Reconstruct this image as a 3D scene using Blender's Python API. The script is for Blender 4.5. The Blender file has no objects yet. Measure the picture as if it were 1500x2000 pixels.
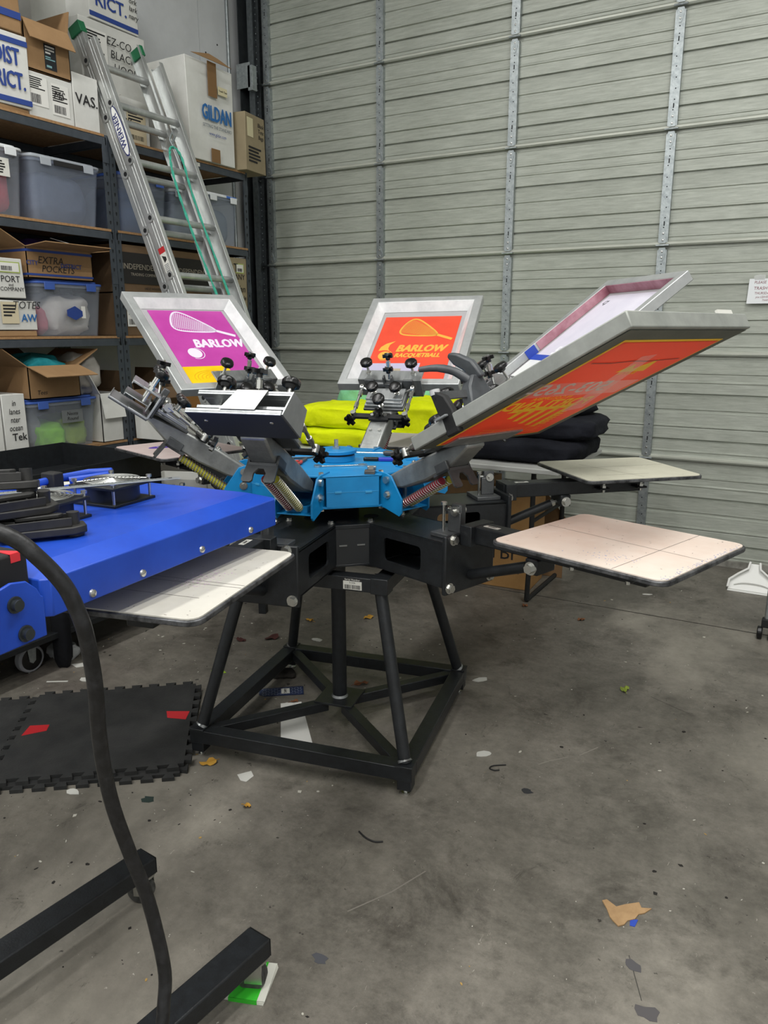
import bpy, math, random
from mathutils import Vector, Matrix, noise
random.seed(7)
D = bpy.data
SC = bpy.context.scene
COL = SC.collection
R = math.radians
# ---------------------------------------------------------------- camera, world, lights, exposure
cd = D.cameras.new('camera'); cam = D.objects.new('camera', cd); COL.objects.link(cam)
cd.sensor_fit = 'VERTICAL'; cd.sensor_height = 24.0; cd.sensor_width = 18.0
cd.lens = 1500.0 / 2000.0 * 24.0
cd.clip_start = 0.02
CAMH = 1.364
cam.location = (0, 0, CAMH)
cam.rotation_euler = (R(90 - 13.3), 0, R(29.7))
SC.camera = cam
w = D.worlds.new('world'); SC.world = w; w.use_nodes = True
w.node_tree.nodes['Background'].inputs[0].default_value = (0.55, 0.58, 0.60, 1)
w.node_tree.nodes['Background'].inputs[1].default_value = 0.35
SC.view_settings.view_transform = 'Standard'
SC.view_settings.look = 'None'
SC.view_settings.exposure = 0.14
SC.view_settings.gamma = 1.0
SC.view_settings.use_curve_mapping = False
def area(name, loc, sx, sy, power, col=(1.0, 0.995, 0.97), rz=0):
    l = D.lights.new(name, 'AREA'); l.shape = 'RECTANGLE'; l.size = sx; l.size_y = sy
    l.energy = power; l.color = col
    o = D.objects.new(name, l); COL.objects.link(o); o.location = loc; o.rotation_euler = (0, 0, rz)
    return o
# rows of ceiling strip lights (the room's own lamps, above the frame)
LP = 58
area('ceiling_strip_light', (-2.5, 1.2, 4.40), 0.16, 2.4, LP * 0.8)
area('ceiling_strip_light', (0.3, 2.0, 4.40), 0.16, 2.4, LP * 1.2)
area('ceiling_strip_light', (-2.4, -1.4, 4.40), 0.16, 2.4, LP)
area('ceiling_strip_light', (-0.7, -1.2, 4.40), 0.16, 2.4, LP * 1.3)
area('ceiling_strip_light', (1.2, -1.0, 4.40), 0.16, 2.4, LP * 1.3)
# ---------------------------------------------------------------- helpers
def lin(h):
    if isinstance(h, str):
        h = h.lstrip('#'); c = [int(h[i:i + 2], 16) / 255 for i in (0, 2, 4)]
    else:
        c = h
    return tuple((x / 12.92 if x <= 0.04045 else ((x + 0.055) / 1.055) ** 2.4) for x in c) + (1,)
MATS = {}
def mat(name, col, rough=0.5, metal=0.0, col2=None, scale=8.0, lo=0.35, hi=0.65, detail=6, bump=0.0, bscale=60.0,
        stretch=(1, 1, 1), alpha=1.0, spec=0.5, trans=0.0, emis=None, transl=0.0):
    if name in MATS: return MATS[name]
    m = D.materials.new(name); m.use_nodes = True
    nt = m.node_tree; b = nt.nodes['Principled BSDF']
    b.inputs['Base Color'].default_value = lin(col)
    b.inputs['Roughness'].default_value = rough
    b.inputs['Metallic'].default_value = metal
    b.inputs['Alpha'].default_value = alpha
    b.inputs['Specular IOR Level'].default_value = spec
    if trans: b.inputs['Transmission Weight'].default_value = trans
    if emis:
        b.inputs['Emission Color'].default_value = lin(col); b.inputs['Emission Strength'].default_value = emis
    tc = mp = None
    if col2 or bump:
        tc = nt.nodes.new('ShaderNodeTexCoord'); mp = nt.nodes.new('ShaderNodeMapping')
        mp.inputs['Scale'].default_value = stretch
        nt.links.new(tc.outputs['Object'], mp.inputs['Vector'])
    if col2:
        n = nt.nodes.new('ShaderNodeTexNoise'); n.inputs['Scale'].default_value = scale; n.inputs['Detail'].default_value = detail
        n.inputs['Roughness'].default_value = 0.65
        r = nt.nodes.new('ShaderNodeValToRGB')
        r.color_ramp.elements[0].position = lo; r.color_ramp.elements[0].color = lin(col)
        r.color_ramp.elements[1].position = hi; r.color_ramp.elements[1].color = lin(col2)
        nt.links.new(mp.outputs[0], n.inputs['Vector']); nt.links.new(n.outputs['Fac'], r.inputs[0])
        nt.links.new(r.outputs[0], b.inputs['Base Color'])
    if bump:
        n2 = nt.nodes.new('ShaderNodeTexNoise'); n2.inputs['Scale'].default_value = bscale; n2.inputs['Detail'].default_value = 4
        bp = nt.nodes.new('ShaderNodeBump'); bp.inputs['Strength'].default_value = bump; bp.inputs['Distance'].default_value = 0.01
        nt.links.new(mp.outputs[0], n2.inputs['Vector']); nt.links.new(n2.outputs['Fac'], bp.inputs['Height'])
        nt.links.new(bp.outputs[0], b.inputs['Normal'])
    if transl:
        tl_ = nt.nodes.new('ShaderNodeBsdfTranslucent'); mx = nt.nodes.new('ShaderNodeMixShader'); mx.inputs[0].default_value = transl
        tl_.inputs[0].default_value = lin(col)
        nt.links.new(b.outputs[0], mx.inputs[1]); nt.links.new(tl_.outputs[0], mx.inputs[2]); nt.links.new(mx.outputs[0], nt.nodes['Material Output'].inputs[0])
    MATS[name] = m
    return m
def rotz(a): return Matrix.Rotation(a, 4, 'Z')
def roty(a): return Matrix.Rotation(a, 4, 'Y')
def rotx(a): return Matrix.Rotation(a, 4, 'X')
def tr(x, y, z): return Matrix.Translation((x, y, z))
def frame(o, x, y):
    x = Vector(x).normalized(); y = Vector(y).normalized(); z = x.cross(y).normalized(); y = z.cross(x)
    m = Matrix((x, y, z)).transposed().to_4x4(); m.translation = Vector(o); return m
class MB:
    def __init__(s): s.v = []; s.f = []
    def add(s, vs, fs, M=None):
        b = len(s.v)
        for p in vs:
            p = Vector(p)
            s.v.append(M @ p if M is not None else p)
        for f in fs: s.f.append([i + b for i in f])
        return s
    def box(s, c, d, M=None, taper=1.0):
        x, y, z = (k / 2 for k in d); cx, cy, cz = c
        vs = [(cx + sx * x * (taper if sz > 0 else 1), cy + sy * y * (taper if sz > 0 else 1), cz + sz * z) for sz in (-1, 1) for sx, sy in ((-1, -1), (1, -1), (1, 1), (-1, 1))]
        return s.add(vs, [(3, 2, 1, 0), (4, 5, 6, 7), (0, 1, 5, 4), (1, 2, 6, 5), (2, 3, 7, 6), (3, 0, 4, 7)], M)
    def bb(s, x0, x1, y0, y1, z0, z1, M=None):
        return s.box(((x0 + x1) / 2, (y0 + y1) / 2, (z0 + z1) / 2), (abs(x1 - x0), abs(y1 - y0), abs(z1 - z0)), M)
    def cyl(s, p0, p1, r0, r1=None, n=14, M=None):
        p0 = Vector(p0); p1 = Vector(p1); r1 = r0 if r1 is None else r1
        d = (p1 - p0).normalized(); a = d.orthogonal().normalized(); b = d.cross(a)
        vs = []
        for p, r in ((p0, r0), (p1, r1)):
            for i in range(n):
                t = 2 * math.pi * i / n; vs.append(p + a * (r * math.cos(t)) + b * (r * math.sin(t)))
        fs = [(i, (i + 1) % n, n + (i + 1) % n, n + i) for i in range(n)] + [tuple(range(n - 1, -1, -1)), tuple(range(n, 2 * n))]
        return s.add(vs, fs, M)
    def tube(s, pts, r, n=8, M=None, rs=None, closed=False):
        pts = [Vector(p) for p in pts]; vs = []; L = len(pts); up = None
        for i, p in enumerate(pts):
            if closed: d = (pts[(i + 1) % L] - pts[i - 1])
            else: d = (pts[min(i + 1, L - 1)] - pts[max(i - 1, 0)])
            d.normalize()
            if up is None: up = d.orthogonal().normalized()
            a = (up - d * up.dot(d)).normalized(); up = a; b = d.cross(a)
            rr = rs[i] if rs else r
            for k in range(n):
                t = 2 * math.pi * k / n; vs.append(p + a * (rr * math.cos(t)) + b * (rr * math.sin(t)))
        fs = []
        for i in range(L if closed else L - 1):
            j = (i + 1) % L
            for k in range(n): fs.append((i * n + k, i * n + (k + 1) % n, j * n + (k + 1) % n, j * n + k))
        if not closed: fs += [tuple(range(n - 1, -1, -1)), tuple(range((L - 1) * n, L * n))]
        return s.add(vs, fs, M)
    def prism(s, poly, z0, z1, M=None):
        n = len(poly)
        vs = [(x, y, z0) for x, y in poly] + [(x, y, z1) for x, y in poly]
        fs = [tuple(range(n - 1, -1, -1)), tuple(range(n, 2 * n))] + [(i, (i + 1) % n, n + (i + 1) % n, n + i) for i in range(n)]
        return s.add(vs, fs, M)
    def ring(s, outer, inner, z0, z1, M=None):
        """plate with a hole: outer and inner loops of the same count"""
        n = len(outer)
        vs = [(x, y, z) for z in (z0, z1) for loop in (outer, inner) for x, y in loop]
        fs = []
        for i in range(n):
            j = (i + 1) % n
            fs += [(2 * n + i, 2 * n + j, 3 * n + j, 3 * n + i), (j, i, n + i, n + j), (i, j, 2 * n + j, 2 * n + i), (n + j, n + i, 3 * n + i, 3 * n + j)]
        return s.add(vs, fs, M)
    def lathe(s, prof, n=20, M=None):
        vs = []
        for r, z in prof:
            for i in range(n):
                t = 2 * math.pi * i / n; vs.append((r * math.cos(t), r * math.sin(t), z))
        fs = []
        for k in range(len(prof) - 1):
            for i in range(n):
                j = (i + 1) % n; fs.append((k * n + i, k * n + j, (k + 1) * n + j, (k + 1) * n + i))
        fs += [tuple(range(n - 1, -1, -1)), tuple(range((len(prof) - 1) * n, len(prof) * n))]
        return s.add(vs, fs, M)
    def quad(s, a, b, c, d, M=None): return s.add([a, b, c, d], [(0, 1, 2, 3)], M)
    def build(s, name, m, parent=None, bevel=0.0, ang=35, sub=0, loc=None, rz=None, seg=2):
        me = D.meshes.new(name); me.from_pydata([tuple(p) for p in s.v], [], s.f); me.update()
        me.polygons.foreach_set('use_smooth', [True] * len(me.polygons)); me.set_sharp_from_angle(angle=R(ang))
        if m: me.materials.append(m)
        o = D.objects.new(name, me); COL.objects.link(o)
        if parent: o.parent = parent
        if loc: o.location = loc
        if rz is not None: o.rotation_euler = (0, 0, rz)
        if bevel:
            b = o.modifiers.new('bevel', 'BEVEL'); b.width = bevel; b.segments = seg; b.limit_method = 'ANGLE'; b.angle_limit = R(40)
        if sub:
            b = o.modifiers.new('sub', 'SUBSURF'); b.levels = sub; b.render_levels = sub
        return o
def rrect(w, h, r, n=4, cx=0, cy=0):
    pts = []
    for sx, sy, a0 in ((1, 1, 0), (-1, 1, 90), (-1, -1, 180), (1, -1, 270)):
        for i in range(n + 1):
            a = R(a0 + 90 * i / n); pts.append((cx + sx * (w / 2 - r) + r * math.cos(a), cy + sy * (h / 2 - r) + r * math.sin(a)))
    return pts
def ngon(r, n, a0=0.0, cx=0, cy=0): return [(cx + r * math.cos(a0 + 2 * math.pi * i / n), cy + r * math.sin(a0 + 2 * math.pi * i / n)) for i in range(n)]
def tag(o, label=None, cat=None, group=None, kind=None):
    if label: o['label'] = label
    if cat: o['category'] = cat
    if group: o['group'] = group
    if kind: o['kind'] = kind
    return o
def thing(name, label, cat, loc=(0, 0, 0), rz=0.0, group=None):
    o = D.objects.new(name, None); COL.objects.link(o); o.empty_display_size = 0.05
    o.location = loc; o.rotation_euler = (0, 0, rz)
    return tag(o, label, cat, group)
def copy_tree(o, parent=None):
    c = o.copy(); COL.objects.link(c)
    if parent is not None: c.parent = parent
    for ch in list(o.children): copy_tree(ch, c)
    return c
def text(s, size, m, parent, M, bold=0.0, shear=0.0, xs=1.0, align='CENTER', name='lettering', space=1.0, ext=0.0002, line=1.0):
    cu = D.curves.new('t', 'FONT'); cu.body = s; cu.size = size; cu.shear = shear
    cu.align_x = align; cu.align_y = 'CENTER'; cu.extrude = ext; cu.space_character = space; cu.resolution_u = 2; cu.space_line = line
    t = D.objects.new('t', cu); COL.objects.link(t)
    me = D.meshes.new_from_object(t); D.objects.remove(t); D.curves.remove(cu)
    if bold:
        vs = [v.co.copy() for v in me.vertices]; fs = [list(p.vertices) for p in me.polygons]; D.meshes.remove(me)
        b_ = MB(); e = bold * size
        for k, (dx, dy) in enumerate(((e, 0), (-e, 0), (0, e * 0.8), (0, -e * 0.8), (e * 0.7, e * 0.6), (-e * 0.7, -e * 0.6))): b_.add(vs, fs, tr(dx / xs, dy, 0.00003 * k))
        me = D.meshes.new(name); me.from_pydata([tuple(p) for p in b_.v], [], b_.f)
    me.transform(M @ Matrix.Diagonal((xs, 1, 1, 1))); me.name = name
    me.materials.clear(); me.materials.append(m)
    o = D.objects.new(name, me); COL.objects.link(o)
    if parent: o.parent = parent
    return o
def nz(p, k=1.0, seed=0.0): return noise.noise(Vector((p[0] * k + seed, p[1] * k + seed * 1.7, p[2] * k - seed)))
def blob(mb, c, d, n=14, e=0.55, amp=0.012, k=9.0, seed=0.0, flat=True, M=None, wr=0.0):
    """soft superellipsoid with crumple noise: folded or crumpled cloth"""
    vs = []; nu = n * 2; nv = n
    def sp(x, q): return math.copysign(abs(x) ** q, x)
    for j in range(nv + 1):
        v = -math.pi / 2 + math.pi * j / nv
        for i in range(nu):
            u = 2 * math.pi * i / nu
            p = Vector((sp(math.cos(v), e) * sp(math.cos(u), e) * d[0] / 2, sp(math.cos(v), e) * sp(math.sin(u), e) * d[1] / 2, sp(math.sin(v), e) * d[2] / 2))
            q = p + Vector(c)
            a = nz(q, k, seed) * amp + nz(q, k * 2.3, seed + 5) * amp * 0.5 + (1 - abs(nz(q, k * 1.2, seed + 9))) ** 4 * amp * 0.8 + wr * ((1 - abs(nz((q.x + 0.4 * q.y, q.y * 0.5, q.z * 2.2), 9.0, seed + 3)) * 1.6) ** 3 if wr else 0)
            nn = p.normalized() if p.length > 1e-6 else Vector((0, 0, 1))
            p = p + nn * a
            if flat and p.z < -d[2] / 2 + 0.004: p.z = -d[2] / 2
            vs.append(p + Vector(c))
    fs = []
    for j in range(nv):
        for i in range(nu): fs.append((j * nu + i, j * nu + (i + 1) % nu, (j + 1) * nu + (i + 1) % nu, (j + 1) * nu + i))
    return mb.add(vs, fs, M)
# ---------------------------------------------------------------- shared materials
m_black = mat('black_powder_coat', '#17191b', 0.42, 0.1, '#202326', 40, bump=0.08, bscale=260)
m_blackgloss = mat('black_plastic', '#0c0c0d', 0.28, 0, spec=0.5)
m_blackmatte = mat('black_matte', '#151515', 0.7)
m_cast = mat('cast_aluminium', '#8b8d8b', 0.42, 0.75, '#a8aaa8', 14, bump=0.05, bscale=90)
m_castdark = mat('dark_cast', '#5b5d5e', 0.45, 0.7, '#6d6f70', 18)
m_alu = mat('aluminium', '#b9bcbc', 0.34, 0.85, '#d2d4d4', 20, stretch=(1, 8, 1))
m_zinc = mat('zinc_bolt', '#c9c9c4', 0.25, 0.95)
m_blue = mat('hub_blue_paint', '#0d79b4', 0.38, 0.0, '#1183bf', 12, bump=0.02, bscale=120)
m_dryer = mat('dryer_blue_paint', '#183fa4', 0.38, 0.0, '#1f4bb8', 5)
m_white = mat('white_plastic', '#e6e6e2', 0.45)
m_paper = mat('paper', '#dddcd6', 0.75)
m_sticker = mat('white_sticker', '#d4d3cb', 0.55)
m_ink = mat('black_ink', '#1c1b1c', 0.7)
m_blueink = mat('blue_print', '#243f86', 0.6)
m_kraft = mat('kraft_cardboard', '#8a6b48', 0.8, 0, '#9a7a55', 6, bump=0.03, bscale=40)
m_kraftd = mat('kraft_cardboard_inside', '#6f5436', 0.85)
m_wcard = mat('white_cardboard', '#c6c6c0', 0.7, 0, '#d6d6d1', 4, bump=0.04, bscale=20)
m_tape = mat('brown_tape', '#7a5a35', 0.35)
m_ctape = mat('clear_tape', '#d8dad8', 0.2, alpha=0.45)
m_redtape = mat('red_tape', '#b3252b', 0.5)
m_green = mat('green_tape', '#35b52c', 0.45)
m_bluetape = mat('blue_masking_tape', '#2b47a8', 0.55)
# ---------------------------------------------------------------- the room
YD = 4.82      # door plane
XL = -3.92     # left wall
def floor_mat():
    m = D.materials.new('stained_concrete'); m.use_nodes = True; nt = m.node_tree; b = nt.nodes['Principled BSDF']
    tc = nt.nodes.new('ShaderNodeTexCoord')
    def no(scale, det, rough=0.6, st=(1, 1, 1), dist=0.0):
        mp = nt.nodes.new('ShaderNodeMapping'); mp.inputs['Scale'].default_value = st
        nt.links.new(tc.outputs['Object'], mp.inputs['Vector'])
        n = nt.nodes.new('ShaderNodeTexNoise'); n.inputs['Scale'].default_value = scale; n.inputs['Detail'].default_value = det
        n.inputs['Roughness'].default_value = rough; n.inputs['Distortion'].default_value = dist
        nt.links.new(mp.outputs[0], n.inputs['Vector']); return n.outputs['Fac']
    def ramp(f, a, c0, c, c1):
        r = nt.nodes.new('ShaderNodeValToRGB'); e = r.color_ramp.elements
        e[0].position = a; e[0].color = lin(c0) if isinstance(c0, str) else c0
        e[1].position = c; e[1].color = lin(c1) if isinstance(c1, str) else c1
        nt.links.new(f, r.inputs[0]); return r.outputs[0]
    def mix(a, bb, fac, mode='MIX'):
        x = nt.nodes.new('ShaderNodeMix'); x.data_type = 'RGBA'; x.blend_type = mode
        for s, v in ((6, a), (7, bb)):
            if isinstance(v, tuple): x.inputs[s].default_value = v
            else: nt.links.new(v, x.inputs[s])
        if isinstance(fac, float): x.inputs[0].default_value = fac
        else: nt.links.new(fac, x.inputs[0])
        return x.outputs[2]
    W = (1, 1, 1, 1); K = (0, 0, 0, 1)
    c = ramp(no(1.1, 10, 0.68), 0.33, '#44413b', 0.66, '#7b766d')
    c = mix(c, ramp(no(7, 10, 0.8, (1, 1.4, 1)), 0.33, '#3f3c36', 0.68, '#9a9489'), 0.34)
    c = mix(c, ramp(no(34, 8, 0.85), 0.33, '#37342f', 0.68, '#a7a195'), 0.22)
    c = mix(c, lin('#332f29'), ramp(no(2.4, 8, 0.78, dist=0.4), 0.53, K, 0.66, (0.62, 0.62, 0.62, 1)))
    c = mix(c, lin('#2c2922'), ramp(no(0.75, 7, 0.7, dist=0.5), 0.47, K, 0.64, (0.6, 0.6, 0.6, 1)))  # broad dark stains, deepened so the colour also stands in for light falloff
    c = mix(c, lin('#574647'), ramp(no(0.9, 4, 0.6), 0.60, K, 0.80, (0.45, 0.45, 0.45, 1)))
    c = mix(c, lin('#aba598'), ramp(no(0.62, 6, 0.65, (1.1, 0.9, 1), 0.3), 0.50, K, 0.66, (0.5, 0.5, 0.5, 1)))
    c = mix(c, lin('#2b2823'), ramp(no(11, 8, 0.85, (1, 0.7, 1), 0.8), 0.585, K, 0.66, (0.5, 0.5, 0.5, 1)))
    c = mix(c, lin('#b3ada0'), ramp(no(22, 8, 0.9, (0.6, 1.3, 1), 1.0), 0.63, K, 0.70, (0.55, 0.55, 0.55, 1)))
    c = mix(c, lin('#211e1a'), ramp(no(26, 4, 0.6), 0.69, K, 0.715, (0.8, 0.8, 0.8, 1)))
    c = mix(c, lin('#d2cec3'), ramp(no(58, 3, 0.7), 0.715, K, 0.74, (0.8, 0.8, 0.8, 1)))
    c = mix(c, lin('#c2bdb1'), ramp(no(90, 3, 0.8, (1, 0.2, 1), 1.5), 0.69, K, 0.74, (0.5, 0.5, 0.5, 1)))
    nt.links.new(c, b.inputs['Base Color'])
    rr = nt.nodes.new('ShaderNodeMapRange'); rr.inputs[3].default_value = 0.34; rr.inputs[4].default_value = 0.62
    nt.links.new(no(3.2, 6), rr.inputs[0]); nt.links.new(rr.outputs[0], b.inputs['Roughness'])
    b.inputs['Specular IOR Level'].default_value = 0.38
    bp = nt.nodes.new('ShaderNodeBump'); bp.inputs['Strength'].default_value = 0.2; bp.inputs['Distance'].default_value = 0.004
    nt.links.new(no(90, 5, 0.7), bp.inputs['Height']); nt.links.new(bp.outputs[0], b.inputs['Normal'])
    return m
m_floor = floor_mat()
X0, X1, Y0, Y1 = XL - 0.1, 2.4, -2.8, YD + 0.25
JY = 3.745
f = MB()
prof = [(Y0, 0), (JY - 0.007, 0), (JY - 0.004, -0.006), (JY + 0.004, -0.006), (JY + 0.007, 0), (Y1, 0)]
vs = [(x, y, z) for x in (X0, X1) for y, z in prof] + [(x, y, -0.1) for x in (X0, X1) for y, z in prof]
n = len(prof); fs = [(i + n, i + n + 1, i + 1, i) for i in range(n - 1)] + [(2 * n + i, 2 * n + i + 1, 3 * n + i + 1, 3 * n + i) for i in range(n - 1)]
f.add(vs, [tuple(reversed(q)) if k < n - 1 else q for k, q in enumerate(fs)])
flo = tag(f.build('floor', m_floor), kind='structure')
MB().bb(X0, X1, JY - 0.0055, JY + 0.0055, -0.005, -0.0008).build('floor_joint', mat('joint_filler', '#26231d', 0.9), flo)
MB().bb(X0, X1, JY - 0.011, JY - 0.0065, -0.0003, 0.0004).build('joint_edge', mat('joint_worn_edge', '#8b867b', 0.8, 0, '#5c584f', 25), flo)
m_wall = mat('painted_drywall', '#c3c5c6', 0.8, 0, '#cfd1d2', 3, bump=0.03, bscale=30)
m_ceil = mat('ceiling_paint', '#c9c9c5', 0.9)
# left wall: two drywall boards with a joint between them
wl = MB().bb(XL - 0.1, XL - 0.008, Y0, YD + 0.2, -0.1, 4.5).build('wall_left', m_wall); tag(wl, kind='structure')
for a, b_ in ((Y0, 1.93), (1.934, 4.37), (4.374, YD + 0.02)):
    MB().bb(XL - 0.008, XL, a, b_, 0, 4.5).build('drywall_board', m_wall, wl)
for (yy, zz) in ((4.43, 3.2), (4.41, 2.95), (4.6, 3.05), (4.55, 3.28)):
    MB().cyl((XL - 0.001, yy, zz), (XL + 0.002, yy, zz), 0.006, n=8).build('nail_spot', m_blackmatte, wl)
tag(MB().bb(X0, X1, Y0, Y1, 4.5, 4.6).build('ceiling', m_ceil), kind='structure')
tag(MB().bb(X1, X1 + 0.1, Y0, Y1, -0.1, 4.5).build('wall_right', m_wall), kind='structure')
tag(MB().bb(X0, X1, Y0 - 0.1, Y0, -0.1, 4.5).build('wall_back', m_wall), kind='structure')
# wall that carries the roller door: header and sides beyond the opening
m_dark = mat('dark_steel', '#3c4043', 0.5, 0.6, '#4a4f52', 12)
m_galv = mat('galvanised_steel', '#8f9698', 0.42, 0.8, '#b4babb', 45, 0.3, 0.7, bump=0.03, bscale=150)
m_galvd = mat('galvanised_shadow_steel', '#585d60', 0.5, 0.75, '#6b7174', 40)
tag(MB().bb(X0, X1, YD + 0.06, YD + 0.2, -0.1, 4.5).build('wall_front', mat('front_wall_paint', '#8b8d8a', 0.8)), kind='structure')
# ---------------------------------------------------------------- sectional door
def door_mat():
    m = D.materials.new('door_embossed_steel'); m.use_nodes = True; nt = m.node_tree; b = nt.nodes['Principled BSDF']
    tc = nt.nodes.new('ShaderNodeTexCoord'); mp = nt.nodes.new('ShaderNodeMapping'); mp.inputs['Scale'].default_value = (1.2, 1, 16)
    nt.links.new(tc.outputs['Object'], mp.inputs['Vector'])
    n = nt.nodes.new('ShaderNodeTexNoise'); n.inputs['Scale'].default_value = 5; n.inputs['Detail'].default_value = 8; n.inputs['Roughness'].default_value = 0.75
    nt.links.new(mp.outputs[0], n.inputs['Vector'])
    r = nt.nodes.new('ShaderNodeValToRGB'); e = r.color_ramp.elements
    e[0].position = 0.34; e[0].color = lin('#9a9e94'); e[1].position = 0.68; e[1].color = lin('#bcc0b6')
    nt.links.new(n.outputs['Fac'], r.inputs[0])
    n3 = nt.nodes.new('ShaderNodeTexNoise'); n3.inputs['Scale'].default_value = 1.3; n3.inputs['Detail'].default_value = 5
    nt.links.new(tc.outputs['Object'], n3.inputs['Vector'])
    x = nt.nodes.new('ShaderNodeMix'); x.data_type = 'RGBA'; x.blend_type = 'MULTIPLY'; x.inputs[0].default_value = 0.35
    r3 = nt.nodes.new('ShaderNodeValToRGB'); r3.color_ramp.elements[0].position = 0.35; r3.color_ramp.elements[0].color = (0.62, 0.63, 0.60, 1); r3.color_ramp.elements[1].position = 0.65
    nt.links.new(n3.outputs['Fac'], r3.inputs[0]); nt.links.new(r.outputs[0], x.inputs[6]); nt.links.new(r3.outputs[0], x.inputs[7])
    nt.links.new(x.outputs[2], b.inputs['Base Color'])
    b.inputs['Roughness'].default_value = 0.42; b.inputs['Metallic'].default_value = 0.15
    bp = nt.nodes.new('ShaderNodeBump'); bp.inputs['Strength'].default_value = 0.12; bp.inputs['Distance'].default_value = 0.004
    nt.links.new(n.outputs['Fac'], bp.inputs['Height']); nt.links.new(bp.outputs[0], b.inputs['Normal'])
    return m
m_door = door_mat()
SH = 0.6105; DX0, DX1 = -3.72, 2.2
door = thing('door_1', None, None, (0, YD, 0)); tag(door, kind='structure')
# profile of one section from top (t=0) to bottom (t=1): depth towards the room
PR = [(0.0, 0.002), (0.028, 0.002), (0.03, 0.0), (0.145, 0.0), (0.150, 0.005), (0.165, 0.005), (0.172, 0.0), (0.235, 0.0), (0.242, 0.004), (0.252, 0.004), (0.258, 0.0),
      (0.352, 0.0), (0.356, -0.016), (0.376, -0.016), (0.378, 0.004), (0.40, 0.002), (0.505, 0.002), (0.512, -0.004), (0.53, -0.004), (0.536, 0.002), (0.655, 0.002), (0.66, 0.007), (0.672, 0.007), (0.68, -0.003), (0.69, 0.0),
      (0.79, 0.0), (0.795, -0.016), (0.812, -0.016), (0.815, 0.004), (0.90, 0.003), (0.905, 0.007), (0.915, 0.007), (0.92, 0.002), (0.945, 0.002),
      (0.948, 0.012), (0.958, 0.018), (0.966, 0.008), (0.97, 0.020), (0.985, 0.026), (0.998, 0.022), (0.999, 0.0)]
pm = MB()
vs = [(x, -d, -t * SH) for x in (DX0, DX1) for t, d in PR] + [(x, 0.03, -t * SH) for x in (DX0, DX1) for t in (0.0, 0.999)]
n = len(PR)
fs = [(i, i + 1, n + i + 1, n + i) for i in range(n - 1)] + [(2 * n, 2 * n + 2, 2 * n + 3, 2 * n + 1)]
pm.add(vs, fs)
p0 = pm.build('door_panel', m_door, door, ang=20)
NSEC = 7
for k in range(NSEC):
    p = p0 if k == 0 else p0.copy()
    if k: COL.objects.link(p)
    p.location = (0, 0, SH * (k + 1))
m_rail = mat('section_rail_steel', '#b3b6ab', 0.4, 0.2, '#c4c6bb', 6, stretch=(1, 1, 10))
rl = MB().prism([(0.002, 0.002), (-0.018, 0.004), (-0.027, 0.010), (-0.027, 0.020), (-0.018, 0.026), (0.002, 0.027)], DX0, DX1, frame((0, 0, 0), (0, 1, 0), (0, 0, 1)))
rl0 = None
for k in range(NSEC):
    q_ = rl.build('section_rail', m_rail, door) if rl0 is None else rl0.copy()
    if rl0 is None: rl0 = q_
    else: COL.objects.link(q_)
    q_.location = (0, 0, SH * k)
# bottom seal
tag(MB().bb(DX0, DX1, -0.032, 0.0, 0.0, 0.035).build('bottom_seal', mat('door_bottom_rail', '#a8a69e', 0.6, 0.3, '#6f6d66', 9), door))
# vertical stiffeners with knuckle hinges
sw = 0.026
sm = MB()
sm.bb(-sw, sw, -0.030, -0.027, 0.02, SH - 0.02); sm.bb(-sw, -sw + 0.003, -0.030, 0.004, 0.02, SH - 0.02); sm.bb(sw - 0.003, sw, -0.030, 0.004, 0.02, SH - 0.02)
hm = MB()
for t in (0.10, 0.135, 0.165, 0.25, 0.34, 0.43, 0.52, 0.60, 0.70, 0.78, 0.84): hm.cyl((0.004 * math.sin(t * 60), -0.0308, t * SH), (0.004 * math.sin(t * 60), -0.029, t * SH), 0.0035, n=8)
for t in (0.20, 0.74): hm.box((0, -0.0302, t * SH), (0.006, 0.0012, 0.024))
gm = MB()
gm.prism([(-0.016, 0.0), (0.016, 0.0), (0.020, 0.012), (0.020, 0.035), (0.006, 0.075), (-0.006, 0.075), (-0.020, 0.035), (-0.020, 0.012)], 0, 0.003, frame((0, -0.030, 0.016), (1, 0, 0), (0, 0, 1)))
gm.prism([(-0.016, 0.0), (-0.020, -0.012), (-0.020, -0.035), (-0.006, -0.075), (0.006, -0.075), (0.020, -0.035), (0.020, -0.012), (0.016, 0.0)], 0, 0.003, frame((0, -0.030, -0.008), (1, 0, 0), (0, 0, 1)))
gm.cyl((-0.036, -0.036, 0.004), (0.036, -0.036, 0.004), 0.0065, n=10)
rv = MB()
for zz in (0.032, 0.068, -0.03, -0.062): rv.lathe([(0.0065, 0), (0.005, 0.003), (0.001, 0.004)], 8, frame((0, -0.033, zz), (1, 0, 0), (0, 0, 1)))
m_hole = mat('punched_hole', '#15171a', 0.8)
m_pin = mat('hinge_pin', '#4d5254', 0.4, 0.8)
first = None
for xi, xs_ in enumerate((-2.766, -1.838, -0.905, 0.03, 0.96)):
    for k in range(NSEC):
        if first is None:
            st_ = sm.build('stiffener', m_galv, door); h_ = tag(hm.build('punched_holes', m_hole, st_), kind='stuff'); g_ = gm.build('hinge', m_galv, st_); r_ = tag(rv.build('rivets', m_zinc, st_), kind='stuff'); first = st_
            o = st_
        else: o = copy_tree(first, door)
        o.location = (xs_, 0, SH * k)
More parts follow.
